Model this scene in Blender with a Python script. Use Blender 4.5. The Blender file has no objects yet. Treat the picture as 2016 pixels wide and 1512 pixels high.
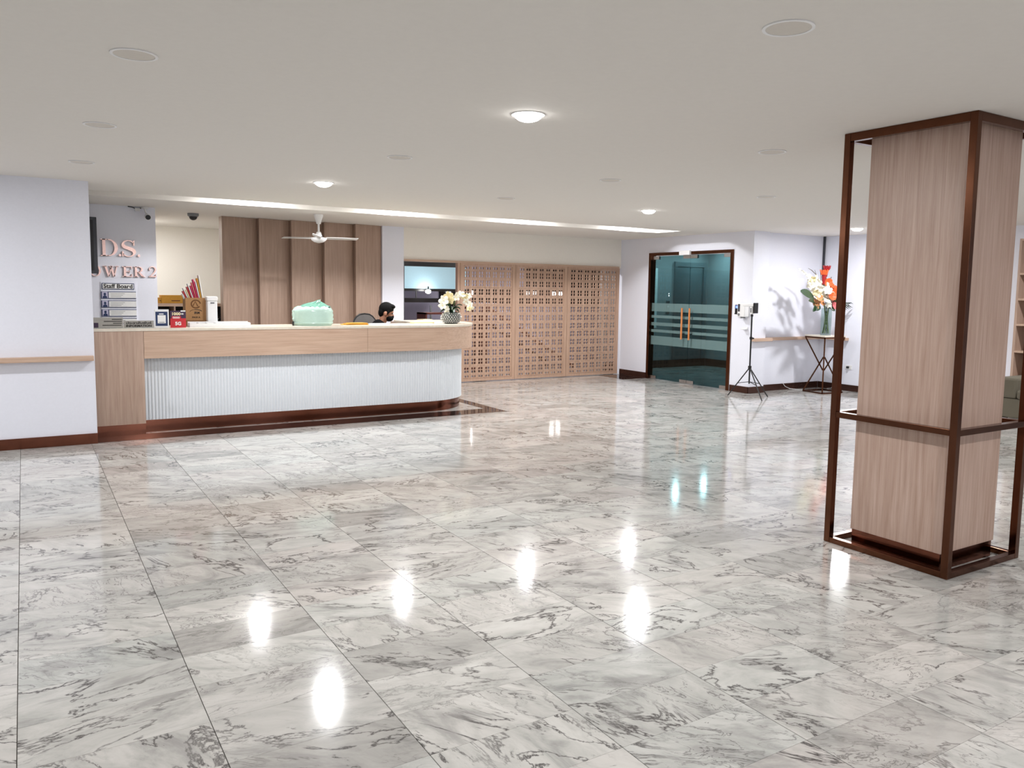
import bpy, bmesh, math, random
import numpy as np
from mathutils import Vector, Matrix
random.seed(7)
S = bpy.context.scene
COL = S.collection
PI = math.pi

# ------------------------------------------------------------------ camera
F_PX, YAW, PITCH, ROLL, PCX, PCY, EYE = 1577.9, 0.5606, 0.0979, 0.0152, 1037.5, 727.3, 1.59
_fw = np.array([math.sin(YAW)*math.cos(PITCH), math.cos(YAW)*math.cos(PITCH), -math.sin(PITCH)])
_r0 = np.array([math.cos(YAW), -math.sin(YAW), 0.0]); _u0 = np.cross(_r0, _fw)
_rt = math.cos(ROLL)*_r0 + math.sin(ROLL)*_u0
_up = -math.sin(ROLL)*_r0 + math.cos(ROLL)*_u0
cam_d = bpy.data.cameras.new('camera'); cam = bpy.data.objects.new('camera', cam_d); COL.objects.link(cam)
cam_d.sensor_fit = 'HORIZONTAL'; cam_d.sensor_width = 36.0
cam_d.lens = F_PX/2016*36.0
cam_d.shift_x = -(PCX-1008)/2016; cam_d.shift_y = (PCY-756)/2016
cam_d.clip_start = 0.05; cam_d.clip_end = 100
cam.matrix_world = Matrix(((_rt[0], _up[0], -_fw[0], 0), (_rt[1], _up[1], -_fw[1], 0), (_rt[2], _up[2], -_fw[2], EYE), (0, 0, 0, 1)))
S.camera = cam

def ray(px, py): return (px-PCX)/F_PX*_rt - (py-PCY)/F_PX*_up + _fw
def at_y(px, py, Y): d = ray(px, py); t = Y/d[1]; return Vector((d[0]*t, Y, EYE+d[2]*t))
def at_x(px, py, X): d = ray(px, py); t = X/d[0]; return Vector((X, d[1]*t, EYE+d[2]*t))
def to_px(p):
    v = np.array(p, float)-np.array([0, 0, EYE]); w = v@_fw
    return PCX+F_PX*(v@_rt)/w, PCY-F_PX*(v@_up)/w, w

# ------------------------------------------------------------------ world, view
W = bpy.data.worlds.new('world'); S.world = W; W.use_nodes = True
W.node_tree.nodes['Background'].inputs[0].default_value = (0.02, 0.025, 0.035, 1)
W.node_tree.nodes['Background'].inputs[1].default_value = 1.0
S.view_settings.view_transform = 'Standard'; S.view_settings.look = 'None'
S.view_settings.gamma = 1.0; S.view_settings.use_curve_mapping = False
S.view_settings.exposure = 0.12
LAMP_W = 40.0          # each lit downlight, watts
SLOT_W = 40.0
LAMP_COL = (0.985, 0.985, 1.0)

# ------------------------------------------------------------------ materials
MATS = {}
def nt(name):
    m = bpy.data.materials.new(name); m.use_nodes = True; MATS[name] = m
    t = m.node_tree; b = t.nodes['Principled BSDF']
    return m, t, b
def N(t, kind, **kw):
    n = t.nodes.new(kind)
    for k, v in kw.items():
        if k.startswith('i_'): n.inputs[k[2:].replace('_', ' ')].default_value = v
        else: setattr(n, k, v)
    return n
def ramp(t, stops, src):
    r = t.nodes.new('ShaderNodeValToRGB'); e = r.color_ramp.elements
    while len(e) < len(stops): e.new(0.5)
    for el, (p, c) in zip(e, stops): el.position = p; el.color = c if len(c) == 4 else (*c, 1)
    t.links.new(src, r.inputs[0]); return r
def lin(r, g, b):
    f = lambda c: (c/255/12.92) if c/255 <= 0.04045 else ((c/255+0.055)/1.055)**2.4
    return (f(r), f(g), f(b))
def plain(name, col, rough=0.5, metal=0.0, var=0.04, bump=0.0, scale=40, **kw):
    """principled material with a little procedural tone variation"""
    m, t, b = nt(name); L = t.links
    tc = N(t, 'ShaderNodeNewGeometry'); no = N(t, 'ShaderNodeTexNoise'); no.inputs['Scale'].default_value = scale; no.inputs['Detail'].default_value = 3
    L.new(tc.outputs['Position'], no.inputs['Vector'])
    r = ramp(t, [(0.3, tuple(c*(1-var) for c in col)), (0.7, tuple(min(1, c*(1+var)) for c in col))], no.outputs['Fac'])
    L.new(r.outputs[0], b.inputs['Base Color'])
    b.inputs['Roughness'].default_value = rough; b.inputs['Metallic'].default_value = metal
    for k, v in kw.items(): b.inputs[k.replace('_', ' ')].default_value = v
    if bump:
        bp = N(t, 'ShaderNodeBump'); bp.inputs['Strength'].default_value = bump; bp.inputs['Distance'].default_value = 0.002
        L.new(no.outputs['Fac'], bp.inputs['Height']); L.new(bp.outputs[0], b.inputs['Normal'])
    return m
def emit(name, col, strength):
    m, t, b = nt(name); b.inputs['Base Color'].default_value = (*col, 1)
    b.inputs['Emission Color'].default_value = (*col, 1); b.inputs['Emission Strength'].default_value = strength
    return m
def wood(name, c1, c2, axis='Z', rough=0.42):
    m, t, b = nt(name); L = t.links
    g = N(t, 'ShaderNodeNewGeometry'); mp = N(t, 'ShaderNodeMapping')
    s = {'Z': (26, 26, 1.1), 'X': (1.1, 26, 26)}[axis]; mp.inputs['Scale'].default_value = s
    L.new(g.outputs['Position'], mp.inputs['Vector'])
    n1 = N(t, 'ShaderNodeTexNoise'); n1.inputs['Scale'].default_value = 1.6; n1.inputs['Detail'].default_value = 7; n1.inputs['Roughness'].default_value = .65; n1.inputs['Distortion'].default_value = .25
    L.new(mp.outputs[0], n1.inputs['Vector'])
    mp2 = N(t, 'ShaderNodeMapping'); mp2.inputs['Scale'].default_value = tuple(x*5 if x > 2 else x*2.2 for x in s)
    L.new(g.outputs['Position'], mp2.inputs['Vector'])
    n2 = N(t, 'ShaderNodeTexNoise'); n2.inputs['Scale'].default_value = 1.2; n2.inputs['Detail'].default_value = 2
    L.new(mp2.outputs[0], n2.inputs['Vector'])
    r1 = ramp(t, [(0.30, c1), (0.72, c2)], n1.outputs['Fac'])
    r2 = ramp(t, [(0.30, (0.90, 0.89, 0.89)), (0.52, (1, 1, 1))], n2.outputs['Fac'])
    mx = N(t, 'ShaderNodeMix', data_type='RGBA', blend_type='MULTIPLY'); mx.inputs[0].default_value = 0.75
    L.new(r1.outputs[0], mx.inputs[6]); L.new(r2.outputs[0], mx.inputs[7]); L.new(mx.outputs[2], b.inputs['Base Color'])
    b.inputs['Roughness'].default_value = rough
    bp = N(t, 'ShaderNodeBump'); bp.inputs['Strength'].default_value = .12; bp.inputs['Distance'].default_value = .001
    L.new(n2.outputs['Fac'], bp.inputs['Height']); L.new(bp.outputs[0], b.inputs['Normal'])
    return m
def glass(name, tint, refl=0.06):
    """thin pane: tinted see-through plus fresnel mirror"""
    m = bpy.data.materials.new(name); m.use_nodes = True; MATS[name] = m; t = m.node_tree; t.nodes.clear(); L = t.links
    o = N(t, 'ShaderNodeOutputMaterial'); tr = N(t, 'ShaderNodeBsdfTransparent'); gl = N(t, 'ShaderNodeBsdfGlossy'); mx = N(t, 'ShaderNodeMixShader'); lw = N(t, 'ShaderNodeLayerWeight'); lw.inputs[0].default_value = .5
    pw = N(t, 'ShaderNodeMath', operation='POWER'); pw.inputs[1].default_value = 4.0; L.new(lw.outputs['Facing'], pw.inputs[0])
    fr = N(t, 'ShaderNodeMath', operation='MULTIPLY_ADD'); fr.inputs[1].default_value = .6; fr.inputs[2].default_value = .03; L.new(pw.outputs[0], fr.inputs[0])
    tr.inputs[0].default_value = (*tint, 1); gl.inputs['Roughness'].default_value = .01
    L.new(fr.outputs[0], mx.inputs[0]); L.new(tr.outputs[0], mx.inputs[1]); L.new(gl.outputs[0], mx.inputs[2]); L.new(mx.outputs[0], o.inputs[0])
    return m
TX0, TY0, TW, TH = -0.079, 2.0722-0.6, 0.6, 0.3
def marble(name):
    m, t, b = nt(name); L = t.links
    g = N(t, 'ShaderNodeNewGeometry')
    sub = N(t, 'ShaderNodeVectorMath', operation='SUBTRACT'); sub.inputs[1].default_value = (TX0, TY0, 0); L.new(g.outputs['Position'], sub.inputs[0])
    div = N(t, 'ShaderNodeVectorMath', operation='DIVIDE'); div.inputs[1].default_value = (TW, TH, 1000); L.new(sub.outputs[0], div.inputs[0])
    fl = N(t, 'ShaderNodeVectorMath', operation='FLOOR'); L.new(div.outputs[0], fl.inputs[0])
    wn = N(t, 'ShaderNodeTexWhiteNoise', noise_dimensions='2D'); L.new(fl.outputs[0], wn.inputs['Vector'])
    sep = N(t, 'ShaderNodeSeparateColor'); L.new(wn.outputs['Color'], sep.inputs[0])
    off = N(t, 'ShaderNodeVectorMath', operation='SCALE'); off.inputs['Scale'].default_value = 47.0; L.new(wn.outputs['Color'], off.inputs[0])
    add = N(t, 'ShaderNodeVectorMath', operation='ADD'); L.new(g.outputs['Position'], add.inputs[0]); L.new(off.outputs[0], add.inputs[1])
    ang = N(t, 'ShaderNodeMath', operation='MULTIPLY_ADD'); ang.inputs[1].default_value = 1.5; ang.inputs[2].default_value = -0.15; L.new(sep.outputs[0], ang.inputs[0])
    rot = N(t, 'ShaderNodeVectorRotate', rotation_type='Z_AXIS'); L.new(add.outputs[0], rot.inputs['Vector']); L.new(ang.outputs[0], rot.inputs['Angle'])
    mp = N(t, 'ShaderNodeMapping'); mp.inputs['Scale'].default_value = (1.0, 2.3, 1.0); L.new(rot.outputs[0], mp.inputs['Vector'])
    def noise(scale, det, rough, dist, src=mp):
        n = N(t, 'ShaderNodeTexNoise'); n.inputs['Scale'].default_value = scale; n.inputs['Detail'].default_value = det
        n.inputs['Roughness'].default_value = rough; n.inputs['Distortion'].default_value = dist; L.new(src.outputs[0], n.inputs['Vector']); return n
    def veins(src, width, mask):
        s = N(t, 'ShaderNodeMath', operation='SUBTRACT'); s.inputs[1].default_value = .5; L.new(src.outputs['Fac'], s.inputs[0])
        a = N(t, 'ShaderNodeMath', operation='ABSOLUTE'); L.new(s.outputs[0], a.inputs[0])
        r = ramp(t, [(0.0, (1, 1, 1)), (width, (0, 0, 0))], a.outputs[0])
        mr = ramp(t, mask[1], mask[0].outputs['Fac'])
        mu = N(t, 'ShaderNodeMath', operation='MULTIPLY'); L.new(r.outputs[0], mu.inputs[0]); L.new(mr.outputs[0], mu.inputs[1]); return mu
    cloud = noise(2.6, 6, .62, .9); mask = noise(1.7, 3, .5, .3, rot); vn = noise(1.7, 9, .62, .5); vn2 = noise(5.5, 6, .6, 1.2); patch = noise(1.9, 7, .6, .5)
    fine = noise(9.0, 5, .7, .6)
    base = ramp(t, [(0.26, lin(146, 145, 143)), (0.42, lin(188, 186, 182)), (0.58, lin(204, 201, 197)), (0.8, lin(216, 214, 210))], cloud.outputs['Fac'])
    tint = ramp(t, [(0.0, (.99, .985, .975)), (0.35, (.985, .995, .985)), (0.6, (.945, .98, .975)), (1.0, (1.0, .968, .96))], sep.outputs[1])
    c0 = N(t, 'ShaderNodeMix', data_type='RGBA', blend_type='MULTIPLY'); c0.inputs[0].default_value = 1; L.new(base.outputs[0], c0.inputs[6]); L.new(tint.outputs[0], c0.inputs[7])
    val = ramp(t, [(0.0, (.76, .76, .76)), (0.22, (.92, .92, .92)), (1.0, (1.05, 1.05, 1.05))], sep.outputs[2])
    c1 = N(t, 'ShaderNodeMix', data_type='RGBA', blend_type='MULTIPLY'); c1.inputs[0].default_value = 1; L.new(c0.outputs[2], c1.inputs[6]); L.new(val.outputs[0], c1.inputs[7])
    pr = ramp(t, [(0.56, (0, 0, 0)), (0.64, (.5, .5, .5)), (0.76, (.8, .8, .8))], patch.outputs['Fac'])
    c2 = N(t, 'ShaderNodeMix', data_type='RGBA'); L.new(pr.outputs[0], c2.inputs[0]); L.new(c1.outputs[2], c2.inputs[6]); c2.inputs[7].default_value = (*lin(140, 138, 136), 1)
    fr = ramp(t, [(0.3, (.86, .86, .86)), (0.5, (1, 1, 1))], fine.outputs['Fac'])
    c3 = N(t, 'ShaderNodeMix', data_type='RGBA', blend_type='MULTIPLY'); c3.inputs[0].default_value = .8; L.new(c2.outputs[2], c3.inputs[6]); L.new(fr.outputs[0], c3.inputs[7])
    v1 = veins(vn, .017, (mask, [(0.40, (0, 0, 0)), (0.56, (1, 1, 1))])); v2 = veins(vn2, .02, (mask, [(0.38, (.75, .75, .75)), (0.5, (0, 0, 0))]))
    mxv = N(t, 'ShaderNodeMath', operation='MAXIMUM'); L.new(v1.outputs[0], mxv.inputs[0]); L.new(v2.outputs[0], mxv.inputs[1])
    c4 = N(t, 'ShaderNodeMix', data_type='RGBA'); L.new(mxv.outputs[0], c4.inputs[0]); L.new(c3.outputs[2], c4.inputs[6]); c4.inputs[7].default_value = (*lin(70, 66, 66), 1)
    L.new(c4.outputs[2], b.inputs['Base Color'])
    b.inputs['Roughness'].default_value = .095; b.inputs['IOR'].default_value = 1.55
    return m

M_WALL = plain('wall_paint', lin(236, 238, 248), .6, var=.012, bump=.03, scale=60)
M_WARM = plain('warm_wall_paint', lin(246, 241, 232), .7, var=.012, scale=60)
M_CEIL = plain('ceiling_paint', lin(230, 226, 220), .85, var=.01, scale=30)
M_MARBLE = marble('marble')
M_GROUT = plain('grout', lin(92, 86, 80), .8, var=.1)
M_GRANITE = plain('dark_granite', lin(46, 36, 34), .06, var=.5, scale=220)
M_WOODV = wood('oak_laminate_vertical', lin(176, 146, 128), lin(204, 178, 160), 'Z')
M_WOODH = wood('oak_laminate_horizontal', lin(188, 156, 134), lin(212, 184, 162), 'X')
M_WOODD = wood('walnut_laminate', lin(156, 130, 114), lin(182, 156, 138), 'Z')
M_WOODP = wood('pillar_oak_laminate', lin(172, 142, 124), lin(202, 176, 162), 'Z')
M_SCREEN = wood('lattice_oak', lin(178, 144, 122), lin(200, 168, 146), 'Z', .5)
M_BRONZE = plain('bronze_metal', lin(98, 63, 46), .2, metal=1.0, var=.06, scale=12)
M_COPPERK = plain('copper_kick', lin(122, 76, 60), .14, metal=1.0, var=.08, scale=9)
M_COPPER = plain('rose_copper', lin(222, 188, 178), .22, metal=1.0, var=.05)
M_BROWNTRIM = plain('brown_trim', lin(74, 47, 38), .25, metal=.5, var=.06)
M_FLUTE = plain('fluted_white', lin(238, 243, 248), .45, var=.01)
M_STONE = plain('cream_stone', lin(226, 216, 200), .25, var=.05, scale=25)
M_WHITE = plain('white_plastic', lin(238, 238, 238), .35, var=.01)
M_GREYP = plain('grey_plastic', lin(120, 122, 126), .4, var=.03)
M_BLACK = plain('black_plastic', lin(18, 18, 20), .35, var=.05)
M_BLKMAT = plain('black_matte', lin(24, 24, 26), .7, var=.05)
M_DARKGREY = plain('dark_grey_panel', lin(62, 64, 70), .4, var=.06)
M_STEEL = plain('brushed_steel', lin(190, 192, 194), .25, metal=1.0, var=.04)
M_CHROME = plain('chrome', lin(220, 220, 222), .08, metal=1.0, var=.01)
M_LENS = emit('lamp_glow', (1.0, .98, .96), 16.0)
M_OFFLENS = plain('unlit_diffuser', lin(214, 208, 199), .6, var=.02)
M_TINT = glass('tinted_door_glass', (.36, .53, .55))
M_CLEAR = glass('clear_glass', (.86, .91, .90))
M_CARD = plain('cardboard', lin(176, 134, 90), .8, var=.05, scale=60)
M_YELLOW = plain('ochre_card', lin(214, 158, 58), .7, var=.05)
M_INK = plain('black_ink', lin(26, 22, 20), .6, var=.02)
M_NAVY = plain('navy_print', lin(30, 50, 92), .4, var=.04)
M_RED = plain('red_print', lin(196, 40, 48), .4, var=.06)
M_PINK = plain('magenta_print', lin(206, 40, 96), .5, var=.06)
M_PURPLE = plain('dark_purple_print', lin(58, 38, 66), .4, var=.05)
M_CREAMT = plain('cream_text', lin(240, 226, 180), .5, var=.02)
M_PAPER = plain('white_paper', lin(240, 240, 238), .7, var=.02)
M_SILVER = plain('silver_plate', lin(168, 164, 156), .3, metal=.4, var=.05)
M_LEAF = plain('leaf_green', lin(34, 62, 34), .4, var=.25, scale=25)
M_LEAF2 = plain('light_stem_green', lin(110, 128, 70), .5, var=.15)
M_PETALW = plain('white_petal', lin(246, 243, 228), .5, var=.03, scale=60)
M_PETALY = plain('cream_petal', lin(240, 226, 176), .5, var=.06, scale=60)
M_PETALR = plain('crimson_petal', lin(150, 18, 24), .5, var=.2, scale=60)
M_PETALO = plain('orange_petal', lin(232, 92, 40), .5, var=.12, scale=60)
M_PETALP = plain('pink_petal', lin(226, 110, 112), .5, var=.12, scale=60)
M_PETALB = plain('bronze_petal', lin(186, 128, 82), .5, var=.15, scale=60)
M_TWIG = plain('dry_twig', lin(86, 76, 62), .7, var=.1)
M_SKIN = plain('skin', lin(176, 124, 98), .55, var=.06, scale=30)
M_HAIR = plain('black_hair', lin(6, 5, 5), .8, var=.2, scale=90, Specular_IOR_Level=.2)
M_SHIRT = plain('black_cloth', lin(12, 11, 13), .9, var=.1, scale=120, Specular_IOR_Level=.15)
M_MASK = plain('black_mask_cloth', lin(13, 12, 14), .85, var=.08, scale=120, Specular_IOR_Level=.2)
M_MESHB = plain('grey_mesh_cloth', lin(96, 92, 90), .8, var=.15, scale=300)
M_SOFA = plain('olive_grey_fabric', lin(106, 100, 86), .9, var=.08, scale=150)
M_STEELT = plain('elevator_steel', lin(150, 160, 164), .28, metal=.8, var=.05, scale=4)
M_LAV = plain('lavender_wall', lin(196, 192, 214), .7, var=.03)
M_BLUEW = plain('pale_blue_panel', lin(178, 216, 230), .5, var=.02)
M_REDB = plain('red_brown_board', lin(96, 44, 32), .6, var=.1)
M_BULB = emit('bulb_glow', (1, .97, .95), 40.0)
def film(name, col, alpha):
    m, t, b = nt(name); b.inputs['Base Color'].default_value = (*col, 1); b.inputs['Alpha'].default_value = alpha; b.inputs['Roughness'].default_value = .5
    no = N(t, 'ShaderNodeTexNoise'); no.inputs['Scale'].default_value = 30
    r = ramp(t, [(0.3, tuple(c*.95 for c in col)), (0.7, col)], no.outputs['Fac']); t.links.new(r.outputs[0], b.inputs['Base Color']); return m
M_FROST = film('frosted_film', lin(130, 160, 160), .42)
M_WRAP = film('green_plastic_wrap', lin(196, 226, 214), .93); M_WRAP.node_tree.nodes['Principled BSDF'].inputs['Roughness'].default_value = .22
M_WRAPD = film('dark_green_plastic', lin(128, 186, 166), .88); M_WRAPD.node_tree.nodes['Principled BSDF'].inputs['Roughness'].default_value = .2

# ------------------------------------------------------------------ mesh helpers
ORG = {}
def thing(name, label, cat, loc=(0, 0, 0), rotz=0.0, group=None, local=False):
    o = bpy.data.objects.new(name, None); COL.objects.link(o); o.empty_display_size = .1
    o.location = loc; o.rotation_euler = (0, 0, rotz); ORG[o.name] = Vector((0, 0, 0)) if local else Vector(loc)
    o['label'] = label; o['category'] = cat
    if group: o['group'] = group
    return o
def tag(o, label, cat, group=None):
    o['label'] = label; o['category'] = cat
    if group: o['group'] = group
    return o
def struct(o): o['kind'] = 'structure'; return o
def root_org(p):
    while p.parent: p = p.parent
    return ORG.get(p.name, Vector((0, 0, 0)))
class MB:
    def __init__(s): s.v = []; s.f = []
    def add(s, vs, fs):
        n = len(s.v); s.v += [tuple(v) for v in vs]; s.f += [tuple(i+n for i in f) for f in fs]; return s
    def box(s, x0, x1, y0, y1, z0, z1):
        return s.add([(x0, y0, z0), (x1, y0, z0), (x1, y1, z0), (x0, y1, z0), (x0, y0, z1), (x1, y0, z1), (x1, y1, z1), (x0, y1, z1)],
                     [(0, 3, 2, 1), (4, 5, 6, 7), (0, 1, 5, 4), (1, 2, 6, 5), (2, 3, 7, 6), (3, 0, 4, 7)])
    def cbox(s, c, d, rz=0.0, rx=0.0, ry=0.0):
        R = Matrix.Rotation(rz, 3, 'Z') @ Matrix.Rotation(ry, 3, 'Y') @ Matrix.Rotation(rx, 3, 'X'); c = Vector(c); n = len(s.v)
        s.box(-d[0]/2, d[0]/2, -d[1]/2, d[1]/2, -d[2]/2, d[2]/2)
        for i in range(n, len(s.v)): s.v[i] = tuple(R @ Vector(s.v[i]) + c)
        return s
    def prism(s, poly, z0, z1):
        n = len(poly)
        return s.add([(x, y, z0) for x, y in poly]+[(x, y, z1) for x, y in poly],
                     [tuple(reversed(range(n))), tuple(range(n, 2*n))]+[(i, (i+1) % n, n+(i+1) % n, n+i) for i in range(n)])
    def tube(s, path, rad, seg=8, cap=True, flat=1.0):
        path = [Vector(p) for p in path]; k = len(path); rad = rad if isinstance(rad, (list, tuple)) else [rad]*k
        rings = []; ref = None
        for i, p in enumerate(path):
            d = (path[min(i+1, k-1)]-path[max(i-1, 0)]).normalized()
            if ref is None: ref = Vector((0, 0, 1)) if abs(d.z) < .9 else Vector((1, 0, 0))
            a = d.cross(ref).normalized(); b = a.cross(d).normalized(); ref = b
            rings.append([p+(a*math.cos(2*PI*j/seg)+b*math.sin(2*PI*j/seg)*flat)*rad[i] for j in range(seg)])
        vs = [v for r in rings for v in r]; fs = []
        for i in range(k-1):
            for j in range(seg): fs.append((i*seg+j, i*seg+(j+1) % seg, (i+1)*seg+(j+1) % seg, (i+1)*seg+j))
        if cap: fs += [tuple(reversed(range(seg))), tuple(range((k-1)*seg, k*seg))]
        return s.add(vs, fs)
    def bar(s, a, b, w, h=None):
        """square bar from a to b"""
        h = h or w; a = Vector(a); b = Vector(b); d = (b-a).normalized(); ref = Vector((0, 0, 1)) if abs(d.z) < .95 else Vector((0, 1, 0))
        u = d.cross(ref).normalized()*(w/2); v = u.cross(d).normalized()*(h/2)
        vs = [p+su*u+sv*v for p in (a, b) for su, sv in ((-1, -1), (1, -1), (1, 1), (-1, 1))]
        return s.add(vs, [(3, 2, 1, 0), (4, 5, 6, 7), (0, 1, 5, 4), (1, 2, 6, 5), (2, 3, 7, 6), (3, 0, 4, 7)])
    def lathe(s, prof, c=(0, 0, 0), seg=24, cap=True):
        vs = []; k = len(prof)
        for r, z in prof:
            for j in range(seg): vs.append((c[0]+r*math.cos(2*PI*j/seg), c[1]+r*math.sin(2*PI*j/seg), c[2]+z))
        fs = [(i*seg+j, i*seg+(j+1) % seg, (i+1)*seg+(j+1) % seg, (i+1)*seg+j) for i in range(k-1) for j in range(seg)]
        if cap: fs += [tuple(reversed(range(seg))), tuple(range((k-1)*seg, k*seg))]
        return s.add(vs, fs)
    def ball(s, c, r, seg=12, rings=8, R=None):
        r = r if isinstance(r, (list, tuple)) else (r, r, r); vs = [(0, 0, -1)]
        for i in range(1, rings):
            a = -PI/2+PI*i/rings
            for j in range(seg): vs.append((math.cos(a)*math.cos(2*PI*j/seg), math.cos(a)*math.sin(2*PI*j/seg), math.sin(a)))
        vs.append((0, 0, 1)); fs = [(0, 1+(j+1) % seg, 1+j) for j in range(seg)]
        for i in range(rings-2):
            for j in range(seg): fs.append((1+i*seg+j, 1+i*seg+(j+1) % seg, 1+(i+1)*seg+(j+1) % seg, 1+(i+1)*seg+j))
        e = len(vs)-1; fs += [(e, 1+(rings-2)*seg+j, 1+(rings-2)*seg+(j+1) % seg) for j in range(seg)]
        c = Vector(c); out = []
        for v in vs:
            w = Vector((v[0]*r[0], v[1]*r[1], v[2]*r[2])); out.append((R @ w if R else w)+c)
        return s.add(out, fs)
    def xform(s, M):
        s.v = [tuple(M @ Vector(v)) for v in s.v]; return s
    def mesh(s, name, off=Vector((0, 0, 0)), smooth=False):
        me = bpy.data.meshes.new(name); me.from_pydata([tuple(Vector(v)-off) for v in s.v], [], s.f); me.update()
        if smooth: me.polygons.foreach_set('use_smooth', [True]*len(me.polygons))
        return me
    def build(s, name, mat, parent=None, smooth=False, bevel=0.0, label=None):
        if parent is None:
            a = np.array(s.v); off = Vector(((a[:, 0].min()+a[:, 0].max())/2, (a[:, 1].min()+a[:, 1].max())/2, a[:, 2].min()))
        else: off = root_org(parent)
        o = bpy.data.objects.new(name, s.mesh(name, off, smooth)); COL.objects.link(o); o.data.materials.append(mat)
        if parent is None: o.location = off
        else: o.parent = parent
        if bevel:
            b = o.modifiers.new('bevel', 'BEVEL'); b.width = bevel; b.segments = 2; b.limit_method = 'ANGLE'
        if smooth and not bevel:
            try: o.data.set_sharp_from_angle(angle=math.radians(50))
            except Exception: pass
        if label: o['label'] = label
        return o
def B(*a): return MB().box(*a)
def text_mesh(body, size, extrude=.001, bold=0.0, align='CENTER'):
    cu = bpy.data.curves.new('lettering', 'FONT'); cu.body = body; cu.size = size; cu.extrude = extrude; cu.align_x = align; cu.align_y = 'CENTER'; cu.offset = bold; cu.resolution_u = 3
    o = bpy.data.objects.new('lettering', cu); COL.objects.link(o); bpy.context.view_layer.update()
    dg = bpy.context.evaluated_depsgraph_get(); me = bpy.data.meshes.new_from_object(o.evaluated_get(dg)); me.name = 'lettering'
    bpy.data.objects.remove(o); bpy.data.curves.remove(cu); return me
def text(name, body, size, pos, mat, parent, rotz=0.0, extrude=.001, bold=0.0, fitw=None, align='CENTER', tilt=0.0, mirror=False):
    """flat lettering standing upright, read from -Y when rotz = 0"""
    me = text_mesh(body, size, extrude, bold, align); w = max((v.co.x for v in me.vertices), default=1)-min((v.co.x for v in me.vertices), default=0)
    sx = fitw/w if fitw and w > 0 else 1.0
    me.transform(Matrix.Translation(Vector(pos)-root_org(parent)) @ Matrix.Rotation(rotz, 4, 'Z') @ Matrix.Rotation(PI/2+tilt, 4, 'X') @ Matrix.Diagonal((sx, 1, 1, 1)))
    o = bpy.data.objects.new(name, me); COL.objects.link(o); me.materials.clear(); me.materials.append(mat); o.parent = parent; return o
def fuse(mb, name, mat, parent, voxel=.008, sm=6):
    """union of overlapping closed shapes -> one continuous skin"""
    me = mb.mesh(name); o = bpy.data.objects.new(name, me); COL.objects.link(o)
    r = o.modifiers.new('remesh', 'REMESH'); r.mode = 'VOXEL'; r.voxel_size = voxel; r.use_smooth_shade = True
    s = o.modifiers.new('smooth', 'SMOOTH'); s.iterations = sm; s.factor = .5
    bpy.context.view_layer.update(); dg = bpy.context.evaluated_depsgraph_get(); out = bpy.data.meshes.new_from_object(o.evaluated_get(dg)); out.name = name
    bpy.data.objects.remove(o); out.transform(Matrix.Translation(-root_org(parent))); out.materials.clear(); out.materials.append(mat)
    out.polygons.foreach_set('use_smooth', [True]*len(out.polygons))
    p = bpy.data.objects.new(name, out); COL.objects.link(p); p.parent = parent; return p

# ================================================================== SETTING
ZC = 2.585
YL, YB, YN, XD, XR = 9.008, 12.24, 9.05, 9.80, 11.65
X_MIN, Y_MIN, X_MAX, Y_MAX = -5.5, -4.2, 15.0, 17.2
# ---- floor: grout bed, marble tiles, dark inlay
floor = struct(B(X_MIN, X_MAX, Y_MIN, Y_MAX, -.10, -.0035).build('floor', M_GROUT))
floor['label'] = 'polished grey and white marble tile floor of the lobby'
ORG[floor.name] = Vector(floor.location)
tile_me = B(-TW/2+.0016, TW/2-.0016, -TH/2+.0006, TH/2-.0006, -.008, 0).mesh('tile'); tile_me.materials.append(M_MARBLE)
cells = []
for i in range(int((X_MIN-TX0)/TW)-1, int((X_MAX-TX0)/TW)+1):
    for j in range(int((Y_MIN-TY0)/TH)-1, int((Y_MAX-TY0)/TH)+1):
        x, y = TX0+(i+.5)*TW, TY0+(j+.5)*TH
        if not (X_MIN+.3 < x < X_MAX-.3 and Y_MIN+.15 < y < Y_MAX-.15): continue
        px, py, w = to_px((x, y, 0)) if (x*_fw[0]+y*_fw[1]) > .3 else (0, 0, -1)
        vis = w > 0 and -60 < px < 2076 and py < 1560 and not (y > 9.0 and x < .58)
        if 1618 < px < 2020 and py < 1000 and x > 5.2: vis = vis and x < 5.2
        cells.append((-1/w**3*abs(1.59) if vis else 0, x, y))
cells.sort(key=lambda c: c[0])
for a, x, y in cells[:298]:
    o = bpy.data.objects.new('tile', tile_me); COL.objects.link(o); o.parent = floor; o.location = Vector((x, y, 0))-floor.location
rest = MB()
for a, x, y in cells[298:]: rest.box(x-TW/2+.0016, x+TW/2-.0016, y-TH/2+.0006, y+TH/2-.0006, -.008, 0)
ro = rest.build('distant_tiles', M_MARBLE, floor); ro['kind'] = 'stuff'
inl = MB(); inl.prism([(.58, 9.02), (5.36, 9.02), (5.36, 11.2), (5.20, 11.2), (5.20, 9.36), (.58, 9.36)], -.003, .0012)
inl.build('inlay_strip', M_GRANITE, floor, label='dark granite strip set into the floor around the counter')
# ---- ceiling with a light slot
SX0, SX1, SY0, SY1, SD = -3.0, 9.05, 9.80, 10.37, .175
c = MB(); T_ = .22
c.box(X_MIN, X_MAX, Y_MIN, SY0, ZC, ZC+T_); c.box(X_MIN, X_MAX, SY1, Y_MAX, ZC, ZC+T_)
c.box(X_MIN, SX0, SY0, SY1, ZC, ZC+T_); c.box(SX1, X_MAX, SY0, SY1, ZC, ZC+T_); c.box(SX0, SX1, SY0, SY1, ZC+SD, ZC+T_)
ceil = struct(c.build('ceiling', M_CEIL)); ceil['label'] = 'plain off-white ceiling with a long recessed light slot'
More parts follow.
